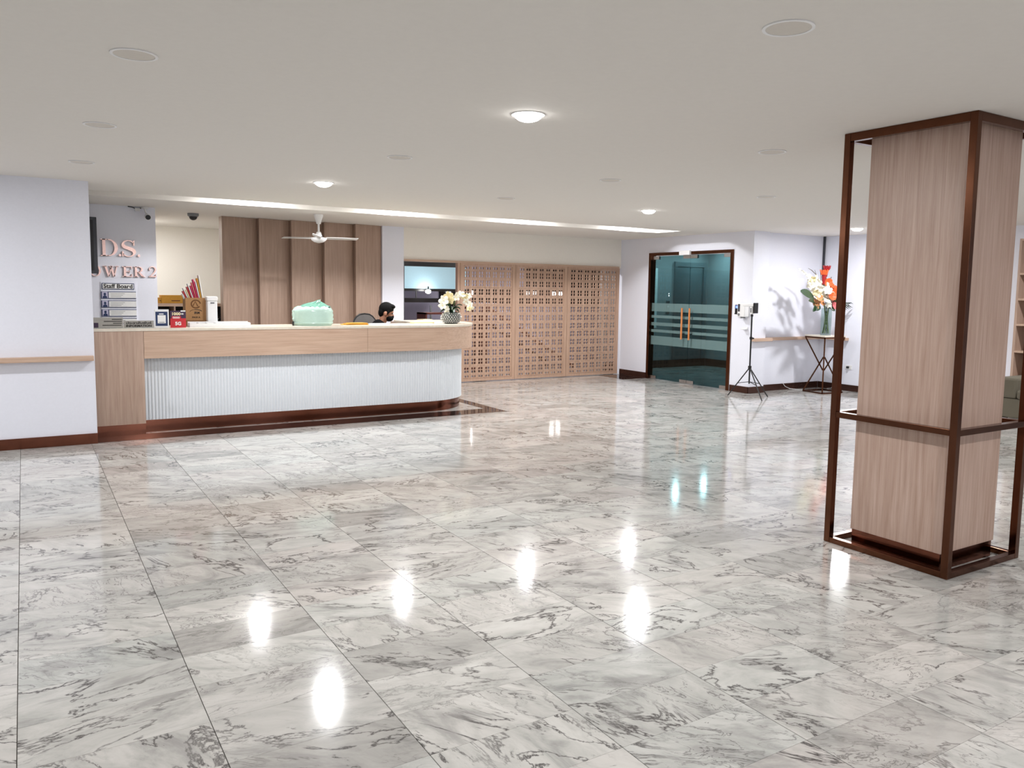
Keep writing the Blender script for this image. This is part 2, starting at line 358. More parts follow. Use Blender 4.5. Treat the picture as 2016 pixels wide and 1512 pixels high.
# ---- walls
def wall(name, boxes, mat=M_WALL, label=None):
    m = MB()
    for b in boxes: m.box(*b)
    o = struct(m.build(name, mat))
    if label: o['label'] = label
    return o
wall('wall_left', [(X_MIN, .578, YL, YL+.15, 0, ZC)], label='white wall at the left end of the counter')
wall('wall_sign', [(X_MIN, 1.488, 11.48, 11.63, 0, ZC)], label='white wall behind the counter that carries the copper letters')
wall('wall_niche', [(1.30, 1.34, 11.63, 14.95, 0, ZC), (1.30, 3.40, 14.95, 15.1, 0, ZC), (3.3, 3.4, 12.5, 14.95, 0, ZC)], M_WARM, label='warm white niche walls behind the counter')
wall('wall_panel_back', [(2.62, 4.89, 12.32, 12.45, 0, ZC)], M_WALL)
wall('wall_column', [(4.895, 5.264, 12.2, 12.45, 0, ZC)], label='narrow white wall between the wood panelling and the service window')
wall('wall_lattice', [(5.264, XD, YB+.02, YB+.17, 2.045, ZC)], M_WARM, label='wall above the lattice screens')
wall('wall_door', [(XD, XD+.12, 11.42, YB+.17, 0, ZC), (XD, XD+.12, 9.02, 9.345, 0, ZC), (XD, XD+.12, 9.345, 11.42, 2.31, ZC)], label='white wall around the glass double door')
wall('wall_pier', [(XD-.001, 10.15, 8.93, 9.02, 0, ZC), (XD+.12, 10.15, 9.02, 9.2, 0, ZC)], label='white pier to the right of the glass door')
wall('wall_alcove', [(10.15, XR+.15, YN, YN+.15, 0, ZC)], label='white wall behind the flower table')
wall('wall_right', [(XR, XR+.15, Y_MIN, YN, 0, ZC)], label='white wall on the right behind the pillar')
wall('wall_rear', [(X_MIN, XR, Y_MIN-.15, Y_MIN, 0, ZC)])
wall('wall_far_left', [(X_MIN-.15, X_MIN, Y_MIN, YL, 0, ZC)])
# dark strip put in for the shadow of the alcove corner gap
struct(B(XR-.035, XR-.005, YN-.03, YN-.002, 1.95, ZC-.002).build('gap_shade_strip', M_DARKGREY))
# baseboards
def base(name, b, mat=M_BROWNTRIM): return struct(B(*b).build(name, mat))
base('baseboard_left', (X_MIN, .578, YL-.014, YL-.0005, 0.001, .105), M_COPPERK)
base('baseboard_door_far', (XD-.014, XD-.0015, 11.44, YB-.03, 0.001, .105))
base('baseboard_door_near', (XD-.014, XD-.0015, 8.918, 9.325, 0.001, .105))
base('baseboard_pier', (XD-.014, 10.162, 8.916, 8.9295, 0.001, .105))
base('baseboard_alcove', (10.163, XR-.02, YN-.014, YN-.0005, 0.001, .105))
base('baseboard_right', (XR-.014, XR-.0005, Y_MIN, YN-.016, 0.001, .105))
# granite threshold patch by the door wall
struct(B(9.25, XD-.02, 11.42, 12.18, -.002, .0012).build('trim_2', M_GRANITE))
# handrails
tag(B(X_MIN+.01, .566, YL-.085, YL-.001, .838, .886).build('wall_rail', M_WOODH, bevel=.003), 'pale oak rail along the left wall beside the counter', 'rail')
hr = thing('wall_rail', 'pale oak rail wrapping the alcove behind the flower table', 'rail', (10.6, 8.95, .86))
B(XD+.02, 10.23, 8.845, 8.929, .84, .888).build('rail_length', M_WOODH, hr, bevel=.003)
B(10.231, XR-.005, YN-.085, YN-.001, .84, .888).build('rail_length', M_WOODH, hr, bevel=.003)
B(XR-.085, XR-.001, 8.47, YN-.087, .84, .888).build('rail_length', M_WOODH, hr, bevel=.003)

# ================================================================== CEILING LIGHTS
GX, DX, GY, DY = .4487, 2.0187, 2.1259, 1.8335
def ring(m, c, r0, r1, z0, z1, seg=32): m.lathe([(r0, z1), (r0, z0), (r1, z0), (r1, z1), (r0, z1)], c, seg, cap=False)
def downlight(x, y, label, lit=True, r=.084, z=ZC, watts=LAMP_W, group=None):
    t = thing('downlight', label, 'ceiling light', (x, y, z), group=group)
    m = MB(); ring(m, (x, y, z), r, r+.012, -.005, -.0004); m.build('trim_ring', M_WHITE, t, smooth=True)
    if lit:
        m = MB().lathe([(.001, -.042), (r*.35, -.040), (r*.68, -.031), (r*.9, -.017), (r*.985, -.0006)], (x, y, z), 20)  # bulged downwards to imitate the round glare of a lit lamp
        m.build('diffuser', M_LENS, t, smooth=True)
        ld = bpy.data.lights.new('downlight_lamp', 'AREA'); ld.shape = 'DISK'; ld.size = 2*r*.8; ld.energy = watts; ld.color = LAMP_COL; ld.spread = PI
        lo = bpy.data.objects.new('downlight_lamp', ld); COL.objects.link(lo); lo.parent = t; lo.location = (0, 0, -.044)
    else: MB().lathe([(r, -.003), (r, -.0006)], (x, y, z), 32).build('diffuser', M_OFFLENS, t)
    return t
gp = lambda i, j: (GX+i*DX, GY+j*DY)
for (i, j), lb in {(1, 1): 'large glowing round downlight nearest in the middle of the ceiling', (1, 3): 'glowing round downlight in front of the counter ceiling slot on the left',
                   (3, 3): 'glowing round downlight in front of the glass door', (5, 3): 'glowing round downlight beside the pillar post on the right'}.items():
    downlight(*gp(i, j), lb)
for (i, j), lb in {(0, 1): 'unlit round downlight at the upper left of the ceiling', (0, 2): 'unlit round downlight further back on the left of the ceiling', (0, 3): 'unlit round downlight above the left wall corner',
                   (1, 0): 'unlit round downlight at the top right of the ceiling', (2, 1): 'unlit round downlight just left of the pillar top', (1, 2): 'unlit round downlight between the two glowing left lamps',
                   (2, 2): 'unlit round downlight right of centre, behind the large glowing lamp', (2, 3): 'unlit round downlight over the right end of the counter slot', (3, 2): 'faint unlit round downlight above the alcove pier'}.items():
    downlight(*gp(i, j), lb, lit=False)
for (i, j) in ((3, 1), (5, 1), (-1, 1), (-1, 3), (1, -1), (3, -1), (-1, -1), (1, -3), (3, -3)):
    downlight(*gp(i, j), 'glowing round downlight outside the picture, on the same ceiling grid', group='downlights outside the picture')
for k, (x, lb) in enumerate(((2.40, 'above the left half of the counter'), (4.36, 'above the ceiling fan side of the counter'), (6.40, 'in front of the lattice screens'), (8.42, 'nearest the glass door'))):
    downlight(x, 10.10, 'glowing lamp recessed in the ceiling slot '+lb, r=.09, z=ZC+SD, watts=SLOT_W)
downlight(1.58, 13.8, 'lamp added out of sight to brighten the niche behind the counter', r=.07, watts=20)  # unseen lamp, added to brighten the niche walls

# ================================================================== RECEPTION COUNTER
XC, YFL, RFL = 4.404, 9.42, .80           # flute face line, arc start and radius
CY = YFL+RFL
YBACK = 10.95
def outline(off, n=14, x0=.58):
    """front line of the counter, moved out by off: left end -> round corner -> back"""
    R = RFL+off; pts = [(x0, YFL-off)]
    for k in range(n+1):
        a = -PI/2+PI/2*k/n; pts.append((XC+R*math.cos(a), CY+R*math.sin(a)))
    pts.append((XC+R, YBACK)); return pts
def band(o_out, o_in, z0, z1, x0=.58, n=14):
    a = outline(o_out, n, x0); b = outline(o_in, n, x0); m = MB(); k = len(a)
    vs = [(x, y, z) for z in (z0, z1) for x, y in a]+[(x, y, z) for z in (z0, z1) for x, y in b]
    fs = []
    for i in range(k-1):
        fs += [(i, i+1, k+i+1, k+i), (2*k+i+1, 2*k+i, 3*k+i, 3*k+i+1), (k+i, k+i+1, 3*k+i+1, 3*k+i), (i+1, i, 2*k+i, 2*k+i+1)]
    fs += [(0, k, 3*k, 2*k), (k-1, 3*k-1, 4*k-1, 2*k-1)]
    return m.add(vs, fs)
ctr = thing('reception_counter', 'long reception counter with oak fascia, white fluted front and rounded end', 'counter', (2.8, 9.6, 0))
FO = .14
XSEAM = at_y(724, 670, YFL-FO).x
f1 = MB().box(1.058, XSEAM-.0015, YFL-FO, YFL-FO+.03, .815, 1.105); f1.build('fascia_panel', M_WOODH, ctr)
band(FO, FO-.03, .815, 1.105, XSEAM+.0015).build('fascia_panel', M_WOODH, ctr)
B(.582, 1.055, YFL-FO-.001, YFL-FO+.035, .125, 1.105).build('end_panel', M_WOODV, ctr, label='oak end panel with upright grain')
B(.582, 1.055, YFL-FO+.036, YFL+.02, .60, 1.10).build('end_panel_core', M_WOODV, ctr)
B(.584, 1.058, YFL-FO+.05, YFL-FO+.065, .001, .124).build('kick_plate', M_COPPERK, ctr)
band(-.03, -.045, .001, .135, 1.06, 28).build('kick_plate', M_COPPERK, ctr, smooth=True, label='mirror-bright bronze kick plate')
band(-.012, -.05, .136, .815, 1.058, 28).build('front_panel', M_FLUTE, ctr)
fl = MB(); step = .034; path = outline(-.012, 40, 1.06); acc = [0]
for a, b_ in zip(path, path[1:]): acc.append(acc[-1]+math.dist(a, b_))
s_ = step/2
while s_ < acc[-1]-.02:
    k = max(i for i in range(len(acc)) if acc[i] <= s_); k = min(k, len(path)-2); u = (s_-acc[k])/(acc[k+1]-acc[k])
    p = Vector(path[k]).lerp(Vector(path[k+1]), u); d = (Vector(path[k+1])-Vector(path[k])).normalized(); nrm = Vector((d.y, -d.x)); pts = []
    for q in range(6):
        an = PI*q/5; e = p-d*math.cos(an)*.0145+nrm*math.sin(an)*.0095; pts.append((e.x, e.y))
    fl.prism(pts, .137, .8149); s_ += step
fo = fl.build('flutes', M_FLUTE, ctr, smooth=True); fo['kind'] = 'stuff'
fo['label'] = 'white upright half-round flutes'
B(.60, 4.6, 9.50, 9.53, .13, 1.10).build('inner_panel', M_WOODV, ctr)
top = MB(); po = outline(FO+.008); pi_ = [(XC+.16, YBACK), (XC+.16, 10.0), (XC+.06, 9.92), (.58, 9.92)]
top.prism(po+pi_, 1.1055, 1.135)
tag(top.build('countertop', M_STONE, bevel=.003), 'cream stone countertop of the reception desk with a rounded end', 'countertop')
ZT = 1.1352

# ================================================================== WOOD PANELLING behind the counter
pan = thing('wood_panelling', 'brown wood panelling of five upright overlapping boards behind the counter', 'panelling', (3.7, 12.25, 0))
xs = [2.462, 2.956, 3.428, 3.929, 4.427, 4.893]
B(2.436, 2.4595, 12.12, 12.315, 0, ZC-.002).build('side_return', M_WOODD, pan)
for a, b_ in zip(xs, xs[1:]):
    MB().add([(a, 12.13, 0), (a, 12.31, 0), (b_-.004, 12.31, 0), (b_-.004, 12.24, 0), (a, 12.13, ZC-.002), (a, 12.31, ZC-.002), (b_-.004, 12.31, ZC-.002), (b_-.004, 12.24, ZC-.002)],
             [(0, 1, 2, 3), (7, 6, 5, 4), (0, 4, 5, 1), (1, 5, 6, 2), (2, 6, 7, 3), (3, 7, 4, 0)]).build('board', M_WOODD, pan)

# ================================================================== LATTICE SCREENS
def block_mesh(w, h, rows):
    """pierced square block: grid of bars around 2 x rows holes"""
    m = MB(); d = .03; e = .0012; bw = .026; mw = .012
    xs_ = [(-w/2+e, -w/2+bw), (-mw/2, mw/2), (w/2-bw, w/2-e)]
    if rows == 2: zs = [(-h/2+e, -h/2+bw), (-mw/2, mw/2), (h/2-bw, h/2-e)]
    else: zs = [(-h/2+e, -h/2+.016), (h/2-.016, h/2-e)]
    for a, b_ in xs_: m.box(a, b_, -d/2, d/2, -h/2+e, h/2-e)
    for a, b_ in zs:
        for (p, q), (r_, s2) in zip(xs_, xs_[1:]): m.box(q, r_, -d/2, d/2, a, b_)
    return m
scr_x = [(6.306, 7.398, 'left lattice screen, the one behind the orchid and counter end'), (7.404, 8.516, 'middle of the three pierced oak lattice screens'), (8.522, 9.735, 'right lattice screen, beside the glass door wall')]
PW = .062
for x0, x1, lb in scr_x:
    t = thing('lattice_screen', lb, 'screen', ((x0+x1)/2, YB, 0), group='pierced oak lattice screens')
    for a, b_ in ((x0, x0+PW), (x1-PW, x1)): B(a, b_, YB-.03, YB+.015, .06, 2.0).build('stile', M_SCREEN, t)
    B(x0, x1, YB-.03, YB+.015, .012, .0595).build('rail', M_SCREEN, t); B(x0, x1, YB-.03, YB+.015, 2.0005, 2.04).build('rail', M_SCREEN, t)
    nx, w = 7, (x1-x0-2*PW)/7; zlo, zhi = .062, 1.998; h = (zhi-zlo)/12.9; hh = h*.45
    full = block_mesh(w, h, 2).mesh('lattice_block'); full.materials.append(M_SCREEN); half = block_mesh(w, hh, 1).mesh('lattice_half_block'); half.materials.append(M_SCREEN)
    for i in range(nx):
        x = x0+PW+(i+.5)*w
        for j in range(14):
            me = half if j in (0, 13) else full; z = zlo+hh/2 if j == 0 else zhi-hh/2 if j == 13 else zlo+hh+(j-.5)*h
            o = bpy.data.objects.new('lattice_block', me); COL.objects.link(o); o.parent = t; o.location = (x-(x0+x1)/2, -.006, z)
sf = thing('service_window_frame', 'oak frame of the open service window left of the lattice screens', 'window frame', (5.78, YB, 0))
B(5.266, 9.735, YB-.02, YB+.06, 2.0405, 2.075).build('head_rail', M_WOODH, sf); B(5.266, 5.285, YB-.02, YB+.06, .0, 2.04).build('jamb', M_DARKGREY, sf); B(6.255, 6.3045, YB-.02, YB+.06, 0, 2.04).build('jamb', M_SCREEN, sf)
B(5.286, 6.2545, YB-.01, YB+.05, 0, 1.03).build('apron', M_WOODH, sf)
tag(B(5.02, 5.80, 11.72, 12.17, 1.02, 1.065).build('window_shelf', M_WOODH, bevel=.003), 'oak ledge below the service window behind the counter', 'shelf')
lg = MB(); lg.box(5.10, 5.72, 11.80, 12.16, 0, 1.019); tag(lg.build('low_cabinet', M_WOODD), 'brown cabinet carrying the ledge below the service window', 'cabinet')
tag(MB().cbox((5.50, 11.90, 1.086), (.20, .15, .04), .3).build('carton', M_CREAMT, bevel=.003), 'small cream carton lying on the ledge by the service window', 'box')

# ---- room behind the lattice and service window
wall('wall_back_room', [(4.0, 12.5, 15.6, 15.75, 0, ZC), (4.0, 4.1, 12.46, 15.6, 0, ZC)], M_LAV, label='lavender wall of the room behind the lattice screens')
bx = thing('blue_overhead_panel', 'pale blue overhead panel standing in for a lit one, seen through the service window', 'cabinet', (6.9, 14.6, 1.60))
B(5.6, 7.62, 14.5, 15.0, 1.60, 2.03).build('body', M_BLUEW, bx); B(5.6, 7.62, 14.52, 15.0, 2.031, 2.3).build('top_board', M_BLACK, bx); B(5.6, 7.62, 14.505, 15.0, 1.55, 1.599).build('lower_edge', M_BLACK, bx)  # stands in for a lit panel, its glow put into the pale blue
sh = thing('dark_shelf', 'black hanging shelf below the pale blue panel', 'shelf', (6.9, 14.6, 1.33)); B(5.6, 7.62, 14.5, 14.9, 1.33, 1.41).build('board', M_BLACK, sh)
for x in (5.65, 6.6, 7.55): B(x, x+.02, 14.7, 14.72, 1.411, 1.549).build('hanger', M_DARKGREY, sh)
for p, lb in ((at_y(843, 574, 14.35), 'round glowing bulb under the pale blue panel'), (at_y(1090, 578, 15.0), 'left of the two bright bulbs behind the middle lattice screen'), (at_y(1104, 578, 15.0), 'right of the two bright bulbs behind the middle lattice screen'), (at_y(929, 576, 15.0), 'glowing bulb behind the left lattice screen')):
    b_ = thing('bulb', lb, 'light bulb', p); MB().ball(p, (.055, .055, .04)).build('globe', M_BULB, b_, smooth=True); B(p.x-.012, p.x+.012, p.y-.01, p.y+.01, p.z+.035, p.z+.10).build('socket', M_BLACK, b_)
tag(B(6.80, 6.83, 14.45, 14.48, 0, 1.27).build('pipe_stand', M_GREYP), 'slim grey pipe standing behind the service window', 'pipe')
st = thing('staircase', 'staircase with dark stringers climbing behind the lattice screens', 'stairs', (8.6, 14.4, 0))
for k in range(8):
    B(7.7+.0+k*.26, 7.7+(k+1)*.26-.004, 13.7, 14.7, 1.30-k*.16, 1.335-k*.16).build('tread', M_LAV, st)
MB().bar((7.6, 13.68, 1.28), (9.75, 13.68, -.02+.04), .03, .07).build('stringer', M_REDB, st); MB().bar((7.62, 14.71, 1.28), (9.75, 14.71, .02), .03, .07).build('stringer', M_REDB, st)
B(7.75, 7.83, 14.0, 14.08, 0, 1.29).build('support_post', M_REDB, st)
rk = thing('open_rack', 'red-brown open shelf rack behind the left lattice screen', 'rack', (6.9, 13.9, 0))
for z in (.05, .42, .78, 1.12): B(6.35, 7.6, 13.7, 14.1, z, z+.03).build('shelf_board', M_REDB, rk)
for x in (6.35, 6.95, 7.57): B(x, x+.03, 13.7, 14.1, .0, 1.15).build('upright', M_REDB, rk)
downlight(6.4, 13.2, 'glowing lamp in the room behind the lattice, left one', r=.07, watts=26); downlight(8.6, 13.0, 'glowing lamp in the room behind the lattice, right one', r=.07, watts=26)

M_NIGHT = plain('night_glass', lin(14, 15, 20), .08, var=.1)
for nm, b_ in (('window_1', (7.55, 12.4, 15.55, 15.5985, 1.24, 1.66)), ('window_2', (9.7, 12.4, 15.55, 15.5985, 1.68, 2.5))):
    w_ = struct(B(*b_).build(nm, M_NIGHT)); w_['label'] = 'dark night window in the back room wall, behind the lattice'
# ================================================================== GLASS DOOR + LIFT LOBBY
door = thing('glass_double_door', 'tinted glass double door with wooden handles and bronze frame', 'door', (XD, 10.38, 0)); door['kind'] = 'structure'; door.name = 'door_1'; ORG['door_1'] = Vector((XD, 10.38, 0))
for y0, y1, z0, z1 in ((9.3455, 9.405, 0, 2.3095), (11.36, 11.4195, 0, 2.3095), (9.4055, 11.3595, 2.255, 2.3095)): B(XD-.02, XD+.10, y0, y1, z0+.001, z1).build('frame', M_BRONZE, door)
for y0, y1, s in ((9.412, 10.372, 1), (10.380, 11.352, -1)):
    leaf = B(XD+.03, XD+.042, y0, y1, .012, 2.248).build('glass_leaf', M_TINT, door)
    for z0, z1 in ((1.25, 1.40), (1.13, 1.18), (.99, 1.05), (.87, .92), (.64, .80)): B(XD+.0285, XD+.0295, y0, y1, z0, z1).build('frosted_band', M_FROST, leaf)
    ym = y1-.09 if s == 1 else y0+.09
    MB().tube([(XD-.045, ym, .78), (XD-.045, ym, 1.33)], .017, 12).build('handle', M_PETALB if False else wood('handle_wood_%d' % s, lin(196, 118, 62), lin(214, 138, 80)), leaf, smooth=True, label='orange wood pull handle')
    h2 = MB()
    for z in (.88, 1.23): h2.tube([(XD-.04, ym, z), (XD+.029, ym, z)], .008, 8)
    h2.build('handle_mount', M_BLACK, leaf)
    ya, yb_ = (y1-.17, y1) if s == 1 else (y0, y0+.17)
    B(XD+.018, XD+.054, ya, yb_, .008, .065).build('patch_fitting', M_STEEL, leaf); B(XD+.018, XD+.054, ya, yb_, 2.19, 2.25).build('patch_fitting', M_STEEL, leaf)
    yc, yd = (y0, y0+.17) if s == 1 else (y1-.17, y1); B(XD+.018, XD+.054, yc, yd, 2.19, 2.25).build('patch_fitting', M_STEEL, leaf); B(XD+.018, XD+.054, yc, yd, .008, .065).build('patch_fitting', M_STEEL, leaf)
tag(MB().cbox((XD-.035, 10.45, 2.285), (.05, .26, .075)).build('door_magnet', M_WHITE, bevel=.004), 'white magnetic lock housing over the glass double door', 'door lock')
LBY, LBX = 12.9, 12.75
wall('wall_lobby', [(XD+.12, LBX, LBY, LBY+.15, 0, ZC), (LBX, LBX+.15, 9.3, LBY, 0, ZC)], plain('lobby_paint', lin(150, 152, 154), .5), label='grey walls of the lift lobby behind the glass door')
base('baseboard_lobby_back', (XD+.13, LBX-.016, LBY-.014, LBY-.001, .001, .16)); base('baseboard_lobby_side', (LBX-.014, LBX-.001, 9.3, LBY-.016, .001, .16))
def lift(name, lb, plane, a0, a1):
    t = thing(name, lb, 'elevator', ((a0+a1)/2, LBY, 0) if plane == 'y' else (LBX, (a0+a1)/2, 0)); w = (a1-a0)
    def bb(p, q, d0, d1, z0, z1): return B(p, q, LBY-d1, LBY-d0, z0, z1) if plane == 'y' else B(LBX-d1, LBX-d0, p, q, z0, z1)
    bb(a0, a0+.07, .001, .05, .165, 2.15).build('jamb', M_STEELT, t); bb(a1-.07, a1, .001, .05, .165, 2.15).build('jamb', M_STEELT, t); bb(a0, a1, .001, .05, 2.151, 2.25).build('header', M_STEELT, t)
    m = (a0+a1)/2; bb(a0+.072, m-.004, .001, .02, .165, 2.149).build('door_panel', M_STEELT, t); bb(m+.004, a1-.072, .001, .02, .165, 2.149).build('door_panel', M_STEELT, t); return t
lift('elevator_door', 'steel lift door at the back of the lobby, through the glass', 'y', 11.75, 12.65)
lift('elevator_door', 'steel lift door on the right lobby wall, through the glass', 'x', 11.2, 12.2)
cp = thing('call_panel', 'small steel lift call panel left of the lift door', 'control panel', (11.6, LBY-.02, 1.2)); B(11.55, 11.65, LBY-.012, LBY-.001, 1.15, 1.42).build('plate', M_STEEL, cp); MB().tube([(11.6, LBY-.02, 1.30), (11.6, LBY-.0125, 1.30)], .02, 12).build('button', M_WHITE, cp)
db = thing('directory_board', 'white floor directory board with dark strips seen through the glass', 'sign', (11.05, LBY-.03, .9)); B(10.80, 11.28, LBY-.03, LBY-.001, .85, 2.1).build('board', M_PAPER, db)
for k in range(8): B(10.82, 11.14, LBY-.036, LBY-.031, 1.66-k*.115, 1.70-k*.115).build('strip', M_NAVY, db)
for (x, y, lb) in ((11.35, 12.2, 'glowing lamp over the lobby, left of the lift'), (12.3, 12.35, 'glowing lamp over the lobby in front of the lift')): downlight(x, y, lb, r=.055, watts=20)

# ================================================================== PILLAR
px0, px1, py0, py1 = 4.45, 5.02, 2.55, 3.15
core = thing('pillar', 'square oak clad pillar with a bronze kick plate', 'pillar', ((px0+px1)/2, (py0+py1)/2, 0))
for nm, b_ in (('cladding_panel', (px0, px0+.018, py0, py1, .102, ZC-.001)), ('cladding_panel', (px0+.0185, px1, py0, py0+.018, .102, ZC-.001)), ('cladding_panel', (px1-.018, px1, py0+.0185, py1, .102, ZC-.001)), ('cladding_panel', (px0+.0185, px1-.0185, py1-.018, py1, .102, ZC-.001))):
    B(*b_).build(nm, M_WOODP, core, bevel=.003)
B(px0+.02, px1-.02, py0+.02, py1-.02, .10, ZC-.002).build('core', M_WOODP, core)
B(px0+.008, px1-.008, py0+.008, py1-.008, .001, .1015).build('kick_plate', M_COPPERK, core)
fx0, fx1, fy0, fy1, bw = 4.352, 5.125, 2.447, 3.272, .042
fr = thing('pillar_frame', 'slim bronze frame of square tubes standing around the oak pillar', 'frame', ((fx0+fx1)/2, (fy0+fy1)/2, 0))
for x in (fx0, fx1-bw):
    for y in (fy0, fy1-bw): B(x, x+bw, y, y+bw, .001, ZC-.001).build('post', M_BRONZE, fr, bevel=.002)
for z0, z1, nm in ((.001, .036, 'bottom_rail'), (.818, .853, 'middle_rail'), (ZC-.05, ZC-.001, 'top_rail')):
    for y in (fy0, fy1-bw): B(fx0+bw+.0005, fx1-bw-.0005, y+.001, y+bw-.001, z0, z1).build(nm, M_BRONZE, fr, bevel=.0015)
    for x in (fx0, fx1-bw): B(x+.001, x+bw-.001, fy0+bw+.0005, fy1-bw-.0005, z0, z1).build(nm, M_BRONZE, fr, bevel=.0015)

# ================================================================== WALL LETTERS (serif capitals)
def ribbon(m, pts, wid, th):
    n = len(pts); L_, R_ = [], []
    for i in range(n):
        a, b_ = pts[max(i-1, 0)], pts[min(i+1, n-1)]; d = Vector((b_[0]-a[0], b_[1]-a[1])).normalized(); q = Vector((-d.y, d.x)); p = Vector(pts[i])
        L_.append(p+q*wid[i]/2); R_.append(p-q*wid[i]/2)
    vs = [(v.x, -t, v.y) for t in (0, th) for v in L_]+[(v.x, -t, v.y) for t in (0, th) for v in R_]; fs = []
    for i in range(n-1):
        fs += [(n+i, n+i+1, 3*n+i+1, 3*n+i), (i+1, i, 2*n+i, 2*n+i+1), (i, i+1, n+i+1, n+i), (2*n+i+1, 2*n+i, 3*n+i, 3*n+i+1)]
    fs += [(0, n, 3*n, 2*n), (n-1, 3*n-1, 4*n-1, 2*n-1)]; m.add(vs, fs)
def poly(m, pts, th):
    n = len(pts); m.add([(x, 0, z) for x, z in pts]+[(x, -th, z) for x, z in pts], [tuple(range(n)), tuple(reversed(range(n, 2*n)))]+[(i, n+i, n+(i+1) % n, (i+1) % n) for i in range(n)])
def arc(cx_, cz, rx, rz, a0, a1, n=14): return [(cx_+rx*math.cos(a0+(a1-a0)*k/n), cz+rz*math.sin(a0+(a1-a0)*k/n)) for k in range(n+1)]
def glyph(ch, th):
    m = MB(); R4 = lambda x0, x1, z0, z1: poly(m, [(x0, z0), (x1, z0), (x1, z1), (x0, z1)], th)
    if ch == 'D':
        R4(.10, .26, 0, 1); R4(0, .40, 0, .05); R4(0, .40, .95, 1); p = [(.36, .975)]+arc(.40, .5, .42, .475, PI/2, -PI/2, 18)+[(.36, .025)]
        ribbon(m, p, [.05]+[.05+.13*math.cos(PI/2-PI*k/18)**2 for k in range(19)]+[.05], th)
    elif ch == 'S':
        p = arc(.34, .745, .235, .23, .30, PI*1.22, 12)+arc(.345, .26, .25, .235, PI*.27, -PI*.90, 13)
        n = len(p); ribbon(m, p, [.05+.15*math.exp(-((k-n*.5+.5)/4.0)**2) for k in range(n)], th); poly(m, [(.555, .68), (.61, .68), (.61, .99), (.575, .99), (.545, .85)], th); poly(m, [(.06, .01), (.10, .01), (.14, .15), (.115, .33), (.06, .33)], th)
    elif ch == 'T': R4(.33, .47, 0, 1); R4(.20, .60, 0, .05); R4(.02, .78, .93, 1); R4(.02, .07, .72, .93); R4(.73, .78, .72, .93)
    elif ch == 'O': p = arc(.45, .5, .37, .475, 0, 2*PI, 28); ribbon(m, p, [.05+.12*math.cos(2*PI*k/28)**2 for k in range(29)], th)
    elif ch == 'W':
        for (a, b_, w) in (((.12, 1), (.36, 0), .15), ((.36, 0), (.56, 1), .06), ((.50, 1), (.74, 0), .15), ((.74, 0), (.95, 1), .06)): ribbon(m, [a, b_], [w, w], th)
        for x in (.10, .53, .95): R4(x-.15, x+.15, .95, 1)
    elif ch == 'E':
        R4(.10, .26, 0, 1); R4(0, .68, 0, .06); R4(0, .66, .94, 1); R4(.26, .52, .475, .53); R4(.61, .66, .74, .94); R4(.63, .68, .06, .28); R4(.48, .52, .38, .62)
    elif ch == 'R':
        R4(.10, .26, 0, 1); R4(0, .40, 0, .05); R4(0, .40, .95, 1); p = [(.34, .975)]+arc(.38, .735, .28, .24, PI/2, -PI/2, 12)+[(.24, .495)]
        ribbon(m, p, [.05]+[.05+.10*math.cos(PI/2-PI*k/12)**2 for k in range(13)]+[.05], th); ribbon(m, [(.40, .5), (.74, .02)], [.13, .16], th); R4(.62, .92, 0, .05)
    elif ch == '2':
        p = arc(.33, .72, .25, .26, PI*.95, -.25, 12)+[(.46, .42), (.28, .22), (.12, .07)]; n = len(p); ribbon(m, p, [.09]+[.05+.09*(k/n) for k in range(1, n-3)]+[.10, .07, .05], th); R4(.06, .62, 0, .11); R4(.57, .62, .11, .26); m.add(*[[], []]); poly(m, arc(.14, .70, .075, .075, 0, 2*PI, 12)[:-1], th)
    elif ch == '.': poly(m, arc(.09, .08, .08, .08, 0, 2*PI, 14)[:-1], th)
    return m
sg = thing('wall_lettering', 'rose copper raised letters D.S. TOWER 2 on the white wall', 'sign', (1.1, 11.478, 1.69))
YW = 11.479
for ch, x, z, w, h in (('D', .845, 1.946, .215, .212), ('.', 1.044, 1.946, .19, .19), ('S', 1.072, 1.943, .262, .212), ('.', 1.262, 1.946, .19, .19),
                       ('T', .575, 1.690, .14, .134), ('O', .715, 1.690, .142, .134), ('W', .872, 1.690, .160, .132), ('E', 1.083, 1.690, .165, .132), ('R', 1.213, 1.690, .148, .132), ('2', 1.382, 1.692, .152, .136)):
    m = glyph(ch, 1.0); m.v = [(x+v[0]*w, YW+v[1]*.022, z+v[2]*h) for v in m.v]; m.build('letter', M_COPPER, sg, label='copper letter '+ch if ch != '.' else 'copper full stop')
tv = thing('wall_display', 'dark grey flat display seen edge-on beside the copper letters', 'screen', (.35, 11.40, 1.72))
B(-.10, .806, 11.39, 11.42, 1.722, 2.418).build('housing', M_DARKGREY, tv, bevel=.004); B(-.06, .765, 11.385, 11.3895, 1.76, 2.38).build('panel', M_BLACK, tv); B(.2, .45, 11.421, 11.479, 1.9, 2.2).build('bracket', M_BLACK, tv)
